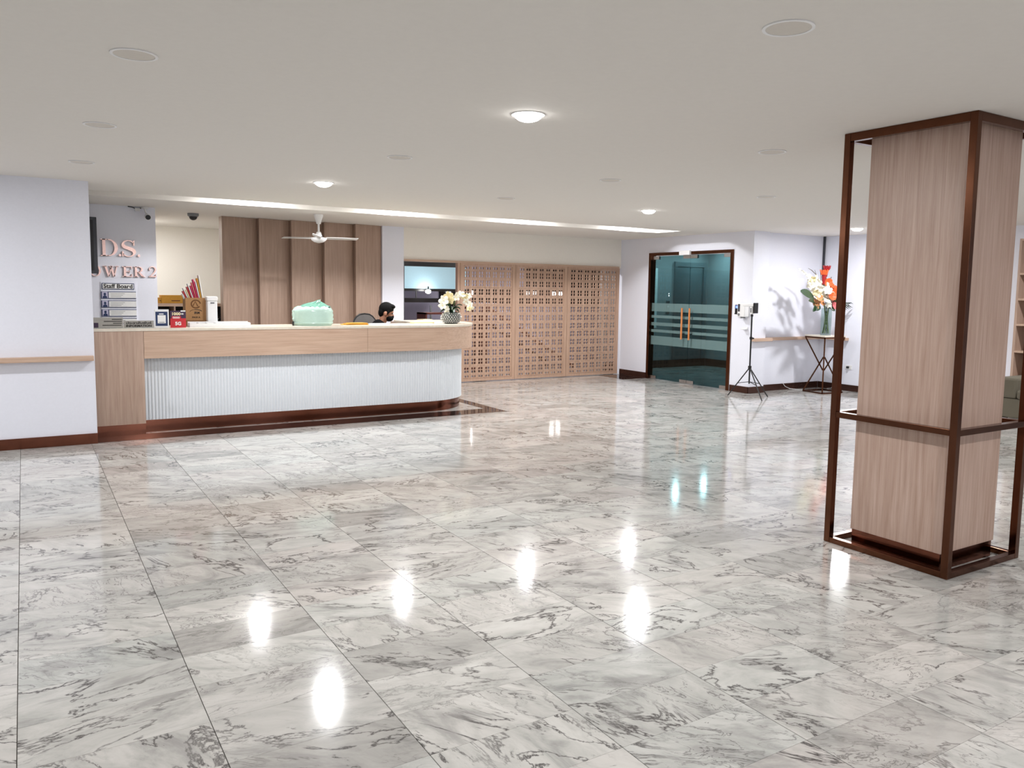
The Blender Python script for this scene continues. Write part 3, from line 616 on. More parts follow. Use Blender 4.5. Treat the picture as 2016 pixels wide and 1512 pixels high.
# staff board
sb = thing('staff_board', 'acrylic Staff Board with three rows of photo and name plates', 'notice board', (1.03, 11.478, 1.05))
B(.832, 1.236, 11.470, 11.4785, 1.03, 1.62).build('backing', M_WALL, sb)
B(.845, 1.213, 11.462, 11.4695, 1.528, 1.606).build('header_frame', M_NAVY, sb); B(.853, 1.205, 11.460, 11.4618, 1.536, 1.598).build('header_plate', M_PAPER, sb)
text('header_text', 'Staff Board', .072, (1.029, 11.459, 1.566), M_INK, sb, bold=.0016, fitw=.33)
for k in range(4):
    z1 = 1.500-k*.113; z0 = z1-.09
    if k == 3: z0 = z1-.07
    B(.832, 1.232, 11.462, 11.4695, z0, z1).build('plate_edge', M_NAVY, sb); pl = B(.918, 1.232, 11.460, 11.4618, z0+.008, z1-.008).build('name_plate', M_PAPER, sb)
    for q in range(3): B(.94, 1.10-.02*q, 11.4592, 11.4598, z1-.028-q*.02, z1-.024-q*.02).build('printed_line', M_GREYP, pl)
    ph = B(.842, .908, 11.460, 11.4618, z0+.006, z1-.004).build('portrait_card', M_LAV, sb)
    m = MB(); poly(m, arc(.875, z0+.056, .014, .018, 0, 2*PI, 12)[:-1], .0008); poly(m, [(.848, z0+.007), (.902, z0+.007), (.898, z0+.028), (.885, z0+.038), (.865, z0+.038), (.852, z0+.028)], .0008); m.xform(Matrix.Translation((0, 11.4598, 0))); m.build('silhouette', M_NAVY, ph)

# ================================================================== CCTV, DOME, FAN
cc = thing('security_camera', 'white bullet security camera at the wall corner above the letters', 'camera', (1.39, 11.4, ZC))
MB().lathe([(.04, -.025), (.04, -.001)], (1.36, 11.44, ZC), 16).build('base', M_WHITE, cc, smooth=True); MB().tube([(1.36, 11.44, ZC-.02), (1.37, 11.42, ZC-.075), (1.385, 11.37, ZC-.105)], .011, 8).build('arm', M_WHITE, cc, smooth=True)
a = Vector((1.385, 11.40, ZC-.125)); b_ = Vector((1.375, 11.25, ZC-.145))
MB().tube([a, b_], .036, 16).build('barrel', M_WHITE, cc, smooth=True); MB().tube([b_-Vector((0, .0006, 0)), b_-Vector((0, .006, 0))], .031, 16).build('lens', M_BLACK, cc, smooth=True)
MB().tube([(1.36, 11.46, ZC-.01), (1.27, 11.47, ZC-.03), (1.22, 11.465, ZC-.012), (1.17, 11.47, ZC-.004)], .006, 6).build('cable', M_BLACK, cc, smooth=True)
B(1.25, 1.31, 11.445, 11.478, ZC-.06, ZC-.02).build('junction_box', M_WHITE, cc, bevel=.004)
dm = thing('dome_camera', 'small dome security camera on the ceiling above the counter niche', 'camera', (2.035, 11.99, ZC))
MB().lathe([(.075, -.001), (.075, -.03), (.062, -.045)][::-1], (2.035, 11.99, ZC), 20).build('housing', M_GREYP, dm, smooth=True); MB().ball((2.035, 11.99, ZC-.046), (.055, .055, .05), 14, 8).build('dome', M_BLACK, dm, smooth=True)
fx, fy = 3.463, 10.934
fan = thing('ceiling_fan', 'white three-bladed ceiling fan in front of the wood panelling', 'ceiling fan', (fx, fy, ZC))
MB().lathe([(.03, -.13), (.036, -.10), (.06, -.03), (.062, -.001)], (fx, fy, ZC), 20).build('canopy', M_WHITE, fan, smooth=True); MB().tube([(fx, fy, ZC-.25), (fx, fy, ZC-.12)], .014, 10).build('rod', M_WHITE, fan, smooth=True)
MB().lathe([(.048, -.300), (.046, -.29), (.03, -.24), (.018, -.235)], (fx, fy, ZC), 20).build('collar', M_WHITE, fan, smooth=True)
MB().lathe([(.015, -.388), (.06, -.378), (.095, -.355), (.11, -.328), (.11, -.318), (.06, -.309)], (fx, fy, ZC), 24).build('motor_housing', M_WHITE, fan, smooth=True); MB().lathe([(.062, -.3085), (.062, -.3005)], (fx, fy, ZC), 20).build('black_ring', M_BLACK, fan, smooth=True)
va = math.atan2(-_r0[1], _r0[0]); ra = math.atan2(_r0[1], _r0[0])
for k in range(3):
    an = ra+math.radians(40)+k*2*PI/3; m = MB(); n = 10; vs = []
    for i in range(n+1):
        u = i/n; r_ = .10+.49*u; w = .055+.055*math.sin(PI*min(1, u*1.15))**.8 if u < .95 else .06
        for s2, tz in ((-1, .010), (1, -.012)): vs += [(r_, s2*w/2, tz+.012*u+.003), (r_, s2*w/2, tz+.012*u-.003)]
    fs = []
    for i in range(n):
        o_ = i*4; fs += [(o_, o_+4, o_+6, o_+2), (o_+1, o_+3, o_+7, o_+5), (o_, o_+1, o_+5, o_+4), (o_+2, o_+6, o_+7, o_+3)]
    fs += [(0, 2, 3, 1), (n*4, n*4+1, n*4+3, n*4+2)]; m.add(vs, fs); m.xform(Matrix.Translation((fx, fy, ZC-.318)) @ Matrix.Rotation(an, 4, 'Z')); m.build('blade', M_WHITE, fan, smooth=True)


# ================================================================== THINGS ON AND BEHIND THE COUNTER
YS = 9.36
def X_at(px, Y, py=640): return at_y(px, py, Y).x
# grey name-plate sign and INFORMATION sign
t = thing('desk_sign', 'grey acrylic desk sign with dark text lines at the left counter end', 'sign', (.70, YS, ZT))
xa, xb = .60, X_at(242.5, YS); B(xa, xb, YS, YS+.012, ZT+.004, ZT+.112).build('plate', M_SILVER, t); B(xa, xb, YS-.012, YS+.03, ZT, ZT+.0038).build('foot', M_CLEAR, t)
B(xa+.004, xa+.045, YS-.0012, YS-.0002, ZT+.008, ZT+.058).build('emblem', M_PURPLE, t)
for q, (u0, u1) in enumerate(((.62, .96), (.35, .96), (.66, .96), (.30, .94))): B(xa+(xb-xa)*u0, xa+(xb-xa)*u1, YS-.0012, YS-.0002, ZT+.088-q*.02, ZT+.096-q*.02).build('text_line', M_INK, t)
t = thing('desk_sign', 'clear acrylic INFORMATION sign with black Thai lettering on the counter', 'sign', (1.0, YS, ZT))
xa, xb = X_at(243.5, YS), X_at(303, YS); B(xa, xb, YS, YS+.01, ZT+.004, ZT+.078).build('plate', M_SILVER, t); B(xa, xb, YS-.012, YS+.03, ZT, ZT+.0038).build('foot', M_CLEAR, t)
text('thai_text', 'ประชาสัมพันธ์', .034, ((xa+xb)/2, YS-.0015, ZT+.052), M_INK, t, bold=.0008, fitw=(xb-xa)*.84); text('english_text', 'INFORMATION', .03, ((xa+xb)/2, YS-.0015, ZT+.022), M_INK, t, bold=.0012, fitw=(xb-xa)*.84)
# payment stand (code left blank)
t = thing('counter_card_stand', 'white counter stand with a navy card and blank white square', 'sign', (1.25, YS, ZT))
xa, xb = X_at(305, YS), X_at(333, YS); xm = (xa+xb)/2
B(xa, xb, YS, YS+.02, ZT, ZT+.196).build('holder', M_WHITE, t, bevel=.003); B(xa+.008, xb-.014, YS-.0016, YS-.0002, ZT+.02, ZT+.172).build('navy_card', M_NAVY, t)
B(xa+.028, xb-.032, YS-.0028, YS-.0018, ZT+.048, ZT+.135).build('white_square', M_PAPER, t); B(xm-.028, xm+.018, YS-.0028, YS-.0018, ZT+.143, ZT+.153).build('heading_line', M_PAPER, t)
B(xm-.03, xm+.025, YS-.0036, YS-.003, ZT+.056, ZT+.062).build('text_line', M_GREYP, t)
# red brochure
t = thing('brochure_stand', 'red and purple 5G brochure standing on the counter', 'brochure', (1.43, YS, ZT))
xa, xb = X_at(335.5, YS), X_at(366.5, YS); xm = (xa+xb)/2
B(xa, xb, YS+.004, YS+.010, ZT, ZT+.10).build('lower_half', M_RED, t); B(xa, xb, YS+.004, YS+.010, ZT+.1002, ZT+.182).build('upper_half', M_PURPLE, t); B(xa+.015, xb-.05, YS+.002, YS+.0035, ZT+.090, ZT+.124).build('red_panel', M_RED, t)
text('big_number', '1000', .042, (xm-.02, YS+.0025, ZT+.147), M_CREAMT, t, bold=.0016, fitw=.085); text('panel_text', 'GB', .02, (xm+.042, YS+.0025, ZT+.147), M_PAPER, t, bold=.0008)
text('number_5g', '5G', .05, (xm+.0, YS+.0025, ZT+.042), M_PAPER, t, bold=.002); B(xb-.052, xb-.004, YS+.0015, YS+.0035, ZT+.172, ZT+.186).build('corner_label', M_PAPER, t)
for q in range(2): B(xa+.025, xb-.062, YS+.001, YS+.0018, ZT+.100+q*.011, ZT+.106+q*.011).build('text_line', M_PAPER, t)
# cartons on the counter
YK = 9.78
xa, xb = X_at(364, YK), X_at(404, YK)
tag(B(xa+.01, xb-.005, YK-.06, YK+.10, ZT, ZT+.062).build('carton', M_CARD), 'flat brown carton under the printed cardboard box on the counter', 'box')
bxx = thing('cardboard_box', 'open brown cardboard box with black print on the counter, full of bright packets', 'box', ((xa+xb)/2, YK, ZT+.063))
z0, z1 = ZT+.0625, ZT+.318; y0, y1 = YK-.075, YK+.105
B(xa, xb, y0, y0+.004, z0, z1).build('front_wall', M_CARD, bxx); B(xa, xb, y1-.004, y1, z0, z1).build('back_wall', M_CARD, bxx); B(xa, xa+.004, y0+.0041, y1-.0041, z0, z1).build('side_wall', M_CARD, bxx); B(xb-.004, xb, y0+.0041, y1-.0041, z0, z1).build('side_wall', M_CARD, bxx); B(xa+.004, xb-.004, y0+.004, y1-.004, z0, z0+.004).build('bottom', M_CARD, bxx)
m = MB(); ribbon(m, arc(0, 0, .048, .044, .1, 2.6*PI/1.45, 16), [.014]*17, .001); ribbon(m, [(-.03, -.02), (-.005, .03), (.02, -.025)], [.012]*3, .001); m.xform(Matrix.Translation(((xa+xb)/2, y0-.0003, z0+.185))); m.build('round_emblem', plain('brown_ink', lin(110, 72, 40), .8), bxx)
m = MB(); ribbon(m, arc(0, 0, .065, .028, PI*.95, PI*.1, 10), [.004]*5+[.007]*6, .001); m.xform(Matrix.Translation(((xa+xb)/2, y0-.0003, z0+.095))); m.build('swoosh', M_INK, bxx)
text('print', 'IRM', .036, ((xa+xb)/2+.01, y0-.0012, z0+.085), M_INK, bxx, bold=.001); text('print', 'PACK A', .022, ((xa+xb)/2, y0-.0012, z0+.035), M_INK, bxx, bold=.0006, fitw=.085)
mats = [M_PAPER, M_RED, M_PAPER, M_PETALY, M_RED, M_PAPER, M_PINK, M_PETALP, M_PINK, M_PAPER, M_YELLOW, M_PAPER]
lbl = ['white', 'red', 'white', 'cream', 'red', 'white', 'magenta', 'pink', 'magenta', 'white', 'yellow', 'white']
for k in range(12):
    u = k/11; px = xa+.022+u*(xb-xa-.04); ln = .10+.17*u+.02*(k % 3); tilt = -.62+.42*u
    m = MB().cbox((0, 0, ln/2), (.0125, .075, ln)); m.xform(Matrix.Translation((px, YK+.015, z1-.05)) @ Matrix.Rotation(tilt*.7, 4, 'Y')); o = m.build('packet', mats[k], None, bevel=.004)
    tag(o, '%s slim packet sticking out of the cardboard box, number %s from the left' % (lbl[k], ['one', 'two', 'three', 'four', 'five', 'six', 'seven', 'eight', 'nine', 'ten', 'eleven', 'twelve'][k]), 'packet', 'packets in the cardboard box')
# white upright dispenser and divided tray
xa, xb = X_at(406, 9.66), X_at(428, 9.66)
t = thing('upright_dispenser', 'tall white plastic cup dispenser standing beside the cardboard box', 'dispenser', ((xa+xb)/2, 9.66, ZT)); B(xa+.006, xb-.006, 9.60, 9.70, ZT, ZT+.285).build('body', M_WHITE, t, bevel=.012); B(xa, xb, 9.59, 9.71, ZT+.286, ZT+.335).build('lid', M_WHITE, t, bevel=.014); B((xa+xb)/2-.02, (xa+xb)/2+.02, 9.592, 9.599, ZT+.255, ZT+.27).build('slot', M_GREYP, t)
xa, xb = X_at(372, 9.5), X_at(491, 9.5)
t = thing('divided_tray', 'long low white plastic tray with compartments on the counter', 'tray', ((xa+xb)/2, 9.5, ZT)); B(xa, xb, 9.44, 9.58, ZT, ZT+.008).build('base', M_WHITE, t)
B(xa, xb, 9.44, 9.446, ZT+.0081, ZT+.04).build('front_wall', M_WHITE, t); B(xa, xb, 9.574, 9.58, ZT+.0081, ZT+.055).build('back_wall', M_WHITE, t)
for k in range(8): x = xa+(xb-xa-.006)*k/7; B(x, x+.006, 9.4461, 9.5739, ZT+.0081, ZT+.045).build('divider', M_WHITE, t)
# wrapped bundle
c = at_y(616, 638, 9.62); cx_ = c.x; t = thing('wrapped_bundle', 'large round bundle wrapped in pale green plastic on the counter', 'bundle', (cx_, 9.62, ZT)); R_ = .245
m = MB(); prof = [(R_*.90, 0), (R_*.985, .03), (R_*.95, .05), (R_, .075), (R_*.965, .095), (R_*1.0, .125), (R_*.97, .15), (R_*.985, .175), (R_*.90, .205), (R_*.75, .225), (R_*.5, .228)]
m.lathe(prof, (cx_, 9.62, ZT), 40); random.seed(3); m.v = [(cx_+(v[0]-cx_)*(1+.012*math.sin(9*math.atan2(v[1]-9.62, v[0]-cx_)+v[2]*40)), v[1], v[2]+(.006*math.sin(5*v[0]*20) if v[2] > ZT+.15 else 0)) for v in m.v]; m.build('wrapped_roll', M_WRAP, t, smooth=True)
m = MB(); m.lathe([(R_*.78, .218), (R_*.6, .245), (R_*.35, .258), (R_*.16, .285), (.018, .315)], (cx_+.02, 9.62, ZT), 18); m.v = [(v[0]+.9*max(0, v[2]-ZT-.24)+.03*math.sin(v[1]*60+v[2]*35)*(v[2]-ZT-.21)*3, v[1]+.02*math.sin(v[0]*55), v[2]+.012*math.sin(v[0]*47+v[1]*31)) for v in m.v]; m.build('gathered_top', M_WRAPD, t, label='darker green gathered plastic')
B(cx_-R_*.99-.02, cx_-R_*.99-.004, 9.55, 9.58, ZT, ZT+.05).build('black_tie', M_BLACK, t)
# envelopes + papers
t = thing('envelope_stack', 'ochre envelopes stacked on the counter in front of the seated person', 'envelopes', (X_at(702, 9.6), 9.6, ZT)); x = X_at(702, 9.6)
for k in range(3): MB().cbox((x+.015*k-.02, 9.62, ZT+.004+.0085*k), (.32-.05*k, .16, .0075), .08*k-.1).build('envelope', M_YELLOW, t)
x = X_at(748, 9.62); tag(MB().cbox((x, 9.64, ZT+.0065), (.22, .14, .012), .15).build('paper_pile', M_PAPER), 'pile of white papers on the counter below the seated person', 'papers')
x = X_at(838, 9.55); tag(MB().cbox((x, 9.56, ZT+.0035), (.26, .17, .006), -.1).build('paper_sheet', M_PAPER), 'white papers lying on the counter left of the orchid bowl', 'papers')
x = X_at(833, 9.75); tag(MB().cbox((x, 9.78, ZT+.012), (.30, .12, .022), .05).build('notebook', M_CREAMT, bevel=.003), 'cream notebook on the counter behind the loose papers', 'book')

# orchid bowl
OC = at_y(888, 639, 9.72); OC.z = ZT
t = thing('orchid_bowl', 'white orchids with dark leaves in a silver mosaic bowl on the counter end', 'potted orchid', OC)
MB().lathe([(.075, 0), (.10, .012), (.128, .05), (.134, .085), (.118, .125), (.098, .15), (.09, .145), (.09, .12)], OC, 32).build('bowl', plain('mosaic_base', lin(70, 80, 78), .4), t, smooth=True)
tl = MB()
for r_i, (rr, zz) in enumerate(((.104, .022), (.119, .043), (.130, .066), (.134, .089), (.125, .112), (.112, .133))):
    for k in range(24):
        an = 2*PI*(k+.5*(r_i % 2))/24; tl.ball((OC.x+rr*math.cos(an), OC.y+rr*math.sin(an), OC.z+zz), (.0135, .0135, .0105), 6, 4)
tl.build('mosaic_beads', M_CHROME, t, smooth=True)['kind'] = 'stuff'
def blossom(m, c, r, nrm, petals=5, twist=0.0, cup=.25):
    q = Vector(nrm).normalized().to_track_quat('Z', 'Y').to_matrix()
    for k in range(petals):
        an = 2*PI*k/petals+twist; Rk = q @ Matrix.Rotation(an, 3, 'Z') @ Matrix.Rotation(-cup, 3, 'Y')
        m.ball(Vector(c)+Rk @ Vector((r*.52, 0, 0)), (r*.52, r*(.46 if k % 2 == 0 else .36), r*.06), 8, 5, Rk)
def leaf(m, a, b_, w, sag=.05, side=None):
    a = Vector(a); b_ = Vector(b_); d = (b_-a); n = 7; sd = side or d.cross(Vector((0, 0, 1))).normalized(); vs = []
    for i in range(n+1):
        u = i/n; p = a+d*u+Vector((0, 0, sag*math.sin(PI*u))); ww = w*math.sin(PI*(.06+.90*u))**.8
        vs += [p-sd*ww/2+Vector((0, 0, .012*ww/w)), p+Vector((0, 0, -.004)), p+sd*ww/2+Vector((0, 0, .012*ww/w))]
    k = len(vs); fs = []
    for i in range(n):
        for j in (0, 1): fs.append((i*3+j, i*3+j+1, i*3+j+4, i*3+j+3))
    vs2 = vs+[v-Vector((0, 0, .004)) for v in vs]; m.add(vs2, fs+[tuple(reversed([x+k for x in f])) for f in fs])
random.seed(11)
camdir = Vector((-.4, -.9, .1))
for k in range(9):
    an = 2*PI*k/9+.3; m = MB(); leaf(m, OC+Vector((0, 0, .13)), OC+Vector((.15*math.cos(an), .15*math.sin(an), .15+.05*(k % 3))), .055, .05); m.build('leaf', M_LEAF, t, smooth=True)
def stem(pts): m = MB(); m.tube(pts, .004, 6); m.build('stem', M_LEAF2, t, smooth=True)
rt_ = Vector((_r0[0], _r0[1], 0))
def OP(px, py, d=0.0):
    p = at_y(px, py, OC.y+d); return p
stem([OC+Vector((0, 0, .13)), OP(885, 600), OP(878, 588), OP(880, 584)]); stem([OC+Vector((.01, 0, .13)), OP(893, 602), OP(898, 588), OP(908, 581), OP(920, 588), OP(927, 603)])
for k, (px, py, r_) in enumerate(((883, 584, .062), (874, 592, .064), (871, 602, .05), (878, 606, .045), (887, 591, .05), (880, 613, .035), (898, 586, .046), (909, 580, .05), (915, 584, .048), (922, 583, .042), (918, 594, .044), (925, 600, .042), (924, 608, .036), (929, 606, .03), (903, 580, .04))):
    r_ *= 1.2; p = OP(px, py, random.uniform(-.05, .04)); m = MB(); nv = camdir+Vector((random.uniform(-.5, .5), random.uniform(-.3, .3), random.uniform(-.4, .5)))
    blossom(m, p, r_, nv, 5, random.random()); o = m.build('blossom', M_PETALW if k % 4 else M_PETALY, t, smooth=True)
    c2 = MB().ball(p+nv.normalized()*.012, .008, 8, 6); c2.build('lip', M_PETALY, o, smooth=True)

# niche shelf with boxes
t = thing('niche_cabinet', 'open oak shelf cabinet in the niche behind the counter', 'cabinet', (2.0, 12.85, 0))
B(1.52, 2.9, 12.62, 13.1, 1.285, 1.328).build('top_board', M_WOODH, t); B(1.52, 2.9, 13.07, 13.1, 0, 1.2845).build('back', M_BLKMAT, t); B(1.52, 1.545, 12.62, 13.069, 0, 1.2845).build('side', M_WOODV, t); B(2.875, 2.9, 12.62, 13.069, 0, 1.2845).build('side', M_WOODV, t); B(1.85, 1.87, 12.62, 13.069, 0, 1.2845).build('partition', M_WOODD, t); B(1.546, 2.874, 12.63, 13.069, .85, .875).build('shelf', M_WOODD, t)
for (p0, p1, yt, lb) in ((318, 361, 581, 'large ochre carton on the niche cabinet'), (311.5, 317.5, 586, 'small ochre carton at the left end of the niche cabinet')):
    x0, x1 = at_y(p0, 590, 12.72).x, at_y(p1, 590, 12.72).x; zt = at_y(p0, yt, 12.72).z; o = thing('carton', lb, 'box', ((x0+x1)/2, 12.8, 1.3282)); B(x0, x1, 12.72, 12.95, 1.3285, zt).build('body', M_YELLOW, o, bevel=.003); B(x0+(x1-x0)*.45, x0+(x1-x0)*.85, 12.7185, 12.7195, 1.36, 1.372).build('print', M_REDB, o)
t = thing('desk_lamp', 'small black jointed desk lamp at the right end of the niche cabinet', 'lamp', (2.58, 12.7, 1.0)); x = at_y(432, 620, 12.68).x
tag(B(x-.06, x+.10, 12.66, 12.9, .8755, .90).build('lamp_box', M_BLACK), 'flat black box under the jointed lamp in the niche cabinet', 'box'); MB().tube([(x-.02, 12.72, .901), (x-.02, 12.72, 1.08), (x+.02, 12.7, 1.17)], .008, 8).build('arm', M_STEEL, t); MB().tube([(x+.02, 12.7, 1.17), (x-.01, 12.67, 1.12)], [.015, .03], 10).build('head', M_BLACK, t); MB().lathe([(.04, 0), (.04, .012)], (x-.02, 12.72, .9005), 14).build('base', M_BLACK, t)

# ================================================================== SEATED PERSON + CHAIR
PX_, PY_ = 4.085, 10.575
ch = thing('office_chair', 'grey mesh-back office chair behind the counter under the seated person', 'chair', (PX_+.075, PY_+.03, 0), math.atan2(-.98, .2), local=True)
MB().box(-.23, .24, -.24, .24, .42, .48).build('seat', M_BLKMAT, ch, bevel=.025)
arch = []
for k in range(25):
    an = 2*PI*k/24; cy_, sz = math.sin(an), -math.cos(an); rz = .37 if sz > 0 else .30
    zz = .86+rz*math.copysign(abs(sz)**.8, sz); arch.append((-.25-.05*max(0, (zz-.58)/.65), .225*math.copysign(abs(cy_)**.75, cy_), zz))
MB().tube(arch, .011, 8).build('back_frame', M_BLACK, ch, smooth=True); MB().add([(p[0]+.006, p[1], p[2]) for p in arch[:-1]]+[(p[0]-.002, p[1], p[2]) for p in arch[:-1]], [tuple(range(24)), tuple(reversed(range(24, 48)))]).build('backrest', M_MESHB, ch)
MB().tube([(-.25, 0, .6), (-.2, 0, .47), (0, 0, .44)], .018, 8).build('back_bracket', M_BLACK, ch); MB().tube([(0, 0, .10), (0, 0, .42)], .025, 12).build('gas_column', M_STEEL, ch)
for k in range(5):
    an = 2*PI*k/5; e = (.28*math.cos(an), .28*math.sin(an)); l_ = MB().bar((0, 0, .10), (e[0], e[1], .07), .04, .03).build('base_leg', M_BLACK, ch); MB().tube([(e[0], e[1]-.012, .027), (e[0], e[1]+.012, .027)], .026, 12).build('caster', M_BLACK, l_)
for s in (-1, 1): MB().box(-.15, .12, s*.27-.03, s*.27+.03, .66, .69).build('armrest', M_BLACK, ch, bevel=.01); MB().tube([(0, s*.27, .66), (0, s*.26, .45)], .014, 8).build('arm_post', M_BLACK, ch)
pe = thing('person', 'person in a black top and black face mask seated behind the counter, facing right', 'person', (PX_, PY_, 0), math.atan2(-.37, .93), local=True)
HC = Vector((.20, 0, 1.262)); RH = Matrix.Rotation(.22, 3, 'Y')
hp = lambda x, y, z: HC+RH @ Vector((x, y, z))
bm_ = MB(); cap = lambda m, a, b_, r0, r1: (m.tube([a, b_], [r0, r1], 12), m.ball(a, r0, 12, 8), m.ball(b_, r1, 12, 8))
bm_.ball((0, 0, .56), (.14, .17, .10)); bm_.ball((.03, 0, .72), (.11, .145, .14)); bm_.ball((.08, 0, .90), (.11, .165, .16)); bm_.ball((.10, 0, 1.0), (.085, .185, .075))
cap(bm_, Vector((.12, 0, 1.03)), hp(-.02, 0, -.06), .056, .05)
bm_.ball(hp(-.005, 0, .025), (.098, .076, .102), 20, 14, RH); bm_.ball(hp(.032, 0, -.05), (.068, .056, .072), 16, 12, RH); bm_.ball(hp(.06, 0, -.095), (.03, .03, .022), 12, 8, RH)
bm_.ball(hp(.098, 0, -.03), (.018, .013, .024), 10, 8, RH); bm_.ball(hp(.082, 0, .018), (.016, .05, .014), 10, 8, RH)
for s in (-1, 1):
    bm_.ball(hp(-.008, s*.078, -.022), (.022, .011, .034), 10, 8, RH)
    sh_ = Vector((.11, s*.185, 1.0)); el = Vector((.17, s*.25, .74)); wr = Vector((.37, s*.14, .66)); cap(bm_, sh_, el, .052, .042); cap(bm_, el, wr, .041, .028)
    pal = wr+Vector((.055, -s*.01, -.005)); bm_.ball(pal, (.05, .040, .018))
    for k in range(4):
        a = pal+Vector((.04, (k-1.5)*.020, 0)); ln = (.055, .065, .07, .055)[k]; cap(bm_, a, a+Vector((ln*.6, 0, -.004)), .0095, .009); cap(bm_, a+Vector((ln*.6, 0, -.004)), a+Vector((ln, 0, -.022)), .009, .008)
    a = pal+Vector((-.01, -s*.036, -.002)); cap(bm_, a, a+Vector((.035, -s*.022, -.006)), .011, .009); cap(bm_, a+Vector((.035, -s*.022, -.006)), a+Vector((.058, -s*.024, -.016)), .009, .008)
    hip = Vector((.02, s*.09, .555)); kn = Vector((.43, s*.12, .53)); an_ = Vector((.42, s*.12, .10)); cap(bm_, hip, kn, .085, .06); cap(bm_, kn, an_, .057, .038); cap(bm_, an_+Vector((-.01, 0, -.045)), an_+Vector((.15, 0, -.062)), .042, .034)
fuse(bm_, 'body', M_SKIN, pe, .0075, 4)
hm = MB(); hm.ball(hp(-.012, 0, .045), (.104, .084, .098), 20, 14, RH); hm.ball(hp(-.06, 0, -.005), (.052, .072, .078), 16, 12, RH); hm.ball(hp(.045, 0, .095), (.062, .06, .034), 14, 10, RH)
for s in (-1, 1): hm.ball(hp(.018, s*.070, .008), (.02, .013, .036), 10, 8, RH)
fuse(hm, 'hair', M_HAIR, pe, .007, 3)
mk = MB(); mk.ball(hp(.05, 0, -.068), (.064, .061, .052), 18, 12, RH); mk.ball(hp(.088, 0, -.045), (.030, .026, .030), 12, 8, RH); o = fuse(mk, 'face_mask', M_MASK, pe, .006, 3)
lp = MB()
for s in (-1, 1): lp.tube([hp(.05, s*.062, -.045), hp(.01, s*.082, -.01), hp(-.025, s*.084, -.02), hp(.0, s*.075, -.06), hp(.05, s*.060, -.085)], .0022, 6)
lp.build('mask_loop', M_MASK, pe)
for s in (-1, 1): MB().ball(hp(.083, s*.032, .0), (.010, .013, .009), 10, 8).build('eye', M_BLACK, pe, smooth=True)
sm = MB(); sm.ball((0, 0, .60), (.155, .185, .12)); sm.ball((.03, 0, .73), (.128, .165, .15)); sm.ball((.08, 0, .90), (.128, .182, .17)); sm.ball((.10, 0, 1.005), (.10, .20, .082)); sm.ball((.07, 0, 1.055), (.10, .15, .085)); sm.ball((.095, 0, 1.095), (.088, .12, .07)); cap(sm, Vector((.115, 0, 1.03)), Vector((.135, 0, 1.095)), .072, .064)
for s in (-1, 1): cap(sm, Vector((.11, s*.185, 1.0)), Vector((.155, s*.235, .80)), .066, .06)
fuse(sm, 'shirt', M_SHIRT, pe, .009, 5)
tr_ = MB(); tr_.ball((0, 0, .555), (.15, .18, .09))
for s in (-1, 1): cap(tr_, Vector((.02, s*.09, .556)), Vector((.43, s*.12, .53)), .097, .072); cap(tr_, Vector((.43, s*.12, .53)), Vector((.42, s*.12, .12)), .07, .055)
fuse(tr_, 'trousers', M_SHIRT, pe, .012, 3)

# ================================================================== ALCOVE: table, vase, flowers, tripod, dispensers
TCX, TCY, TZ = 11.10, 8.52, .94
t = thing('accent_table', 'square accent table with crossed bronze hourglass legs in the alcove', 'table', (TCX, TCY, 0), math.radians(-7.6), local=True)
hw = .225; MB().box(-hw, hw, -hw, hw, TZ-.022, TZ).build('table_top', M_STONE, t, bevel=.002)
for a, b_ in (((-hw, -hw), (hw, -hw)), ((hw, -hw), (hw, hw)), ((hw, hw), (-hw, hw)), ((-hw, hw), (-hw, -hw))):
    sx = .0115*(1 if a[0] > 0 else -1)
    MB().bar((a[0]*.95, a[1]*.95, .0125), (b_[0]*.95, b_[1]*.95, .0125), .022).build('base_bar', M_BRONZE, t); MB().bar((a[0]*.95, a[1]*.95, TZ-.034), (b_[0]*.95, b_[1]*.95, TZ-.034), .022).build('top_bar', M_BRONZE, t)
for sx in (-1, 1):
    for sy in (-1, 1):
        MB().bar((sx*hw*.93, sy*hw*.93, TZ-.046), (sx*.006, sy*.006, .36), .022).build('upper_leg', M_BRONZE, t); MB().bar((sx*hw*.93, sy*hw*.93, .024), (sx*.006, sy*.006, .58), .022).build('lower_leg', M_BRONZE, t)
VX, VY = TCX-.02, TCY-.02
t = thing('glass_vase', 'tall clear glass cylinder vase on the accent table', 'vase', (VX, VY, TZ))
MB().lathe([(.085, 0), (.085, .44), (.079, .44), (.079, .02), (.001, .02)], (VX, VY, TZ+.0005), 28, cap=False).build('cylinder', M_CLEAR, t, smooth=True); MB().lathe([(.001, .0), (.084, .0), (.084, .012), (.001, .012)], (VX, VY, TZ+.0008), 28, cap=False).build('foot', M_CLEAR, t, smooth=True)
ar = thing('flower_arrangement', 'tall arrangement of white, orange and crimson flowers in the glass vase', 'flowers', (VX, VY, TZ+.02)); VP = Vector((VX, VY, TZ+.44))
random.seed(5)
for k in range(9):
    an = 2*PI*k/9; a = Vector((VX+.05*math.cos(an+2.2), VY+.05*math.sin(an+2.2), TZ+.03)); MB().tube([a, Vector((VX+.04*math.cos(an), VY+.04*math.sin(an), TZ+.46)), VP+Vector((.10*math.cos(an), .10*math.sin(an), .16))], .006, 6).build('stem', M_LEAF if k % 2 else M_LEAF2, ar, smooth=True)
def AP(px, py, d=0.0): return at_y(px, py, VY+d)
def blo(px, py, r_, mat, d=0.0, n=5):
    r_ *= 1.3; p = AP(px, py, d); m = MB(); blossom(m, p, r_, camdir+Vector((random.uniform(-.6, .6), random.uniform(-.2, .5), random.uniform(-.5, .6))), n, random.random(), .35); o = m.build('blossom', mat, ar, smooth=True); return o
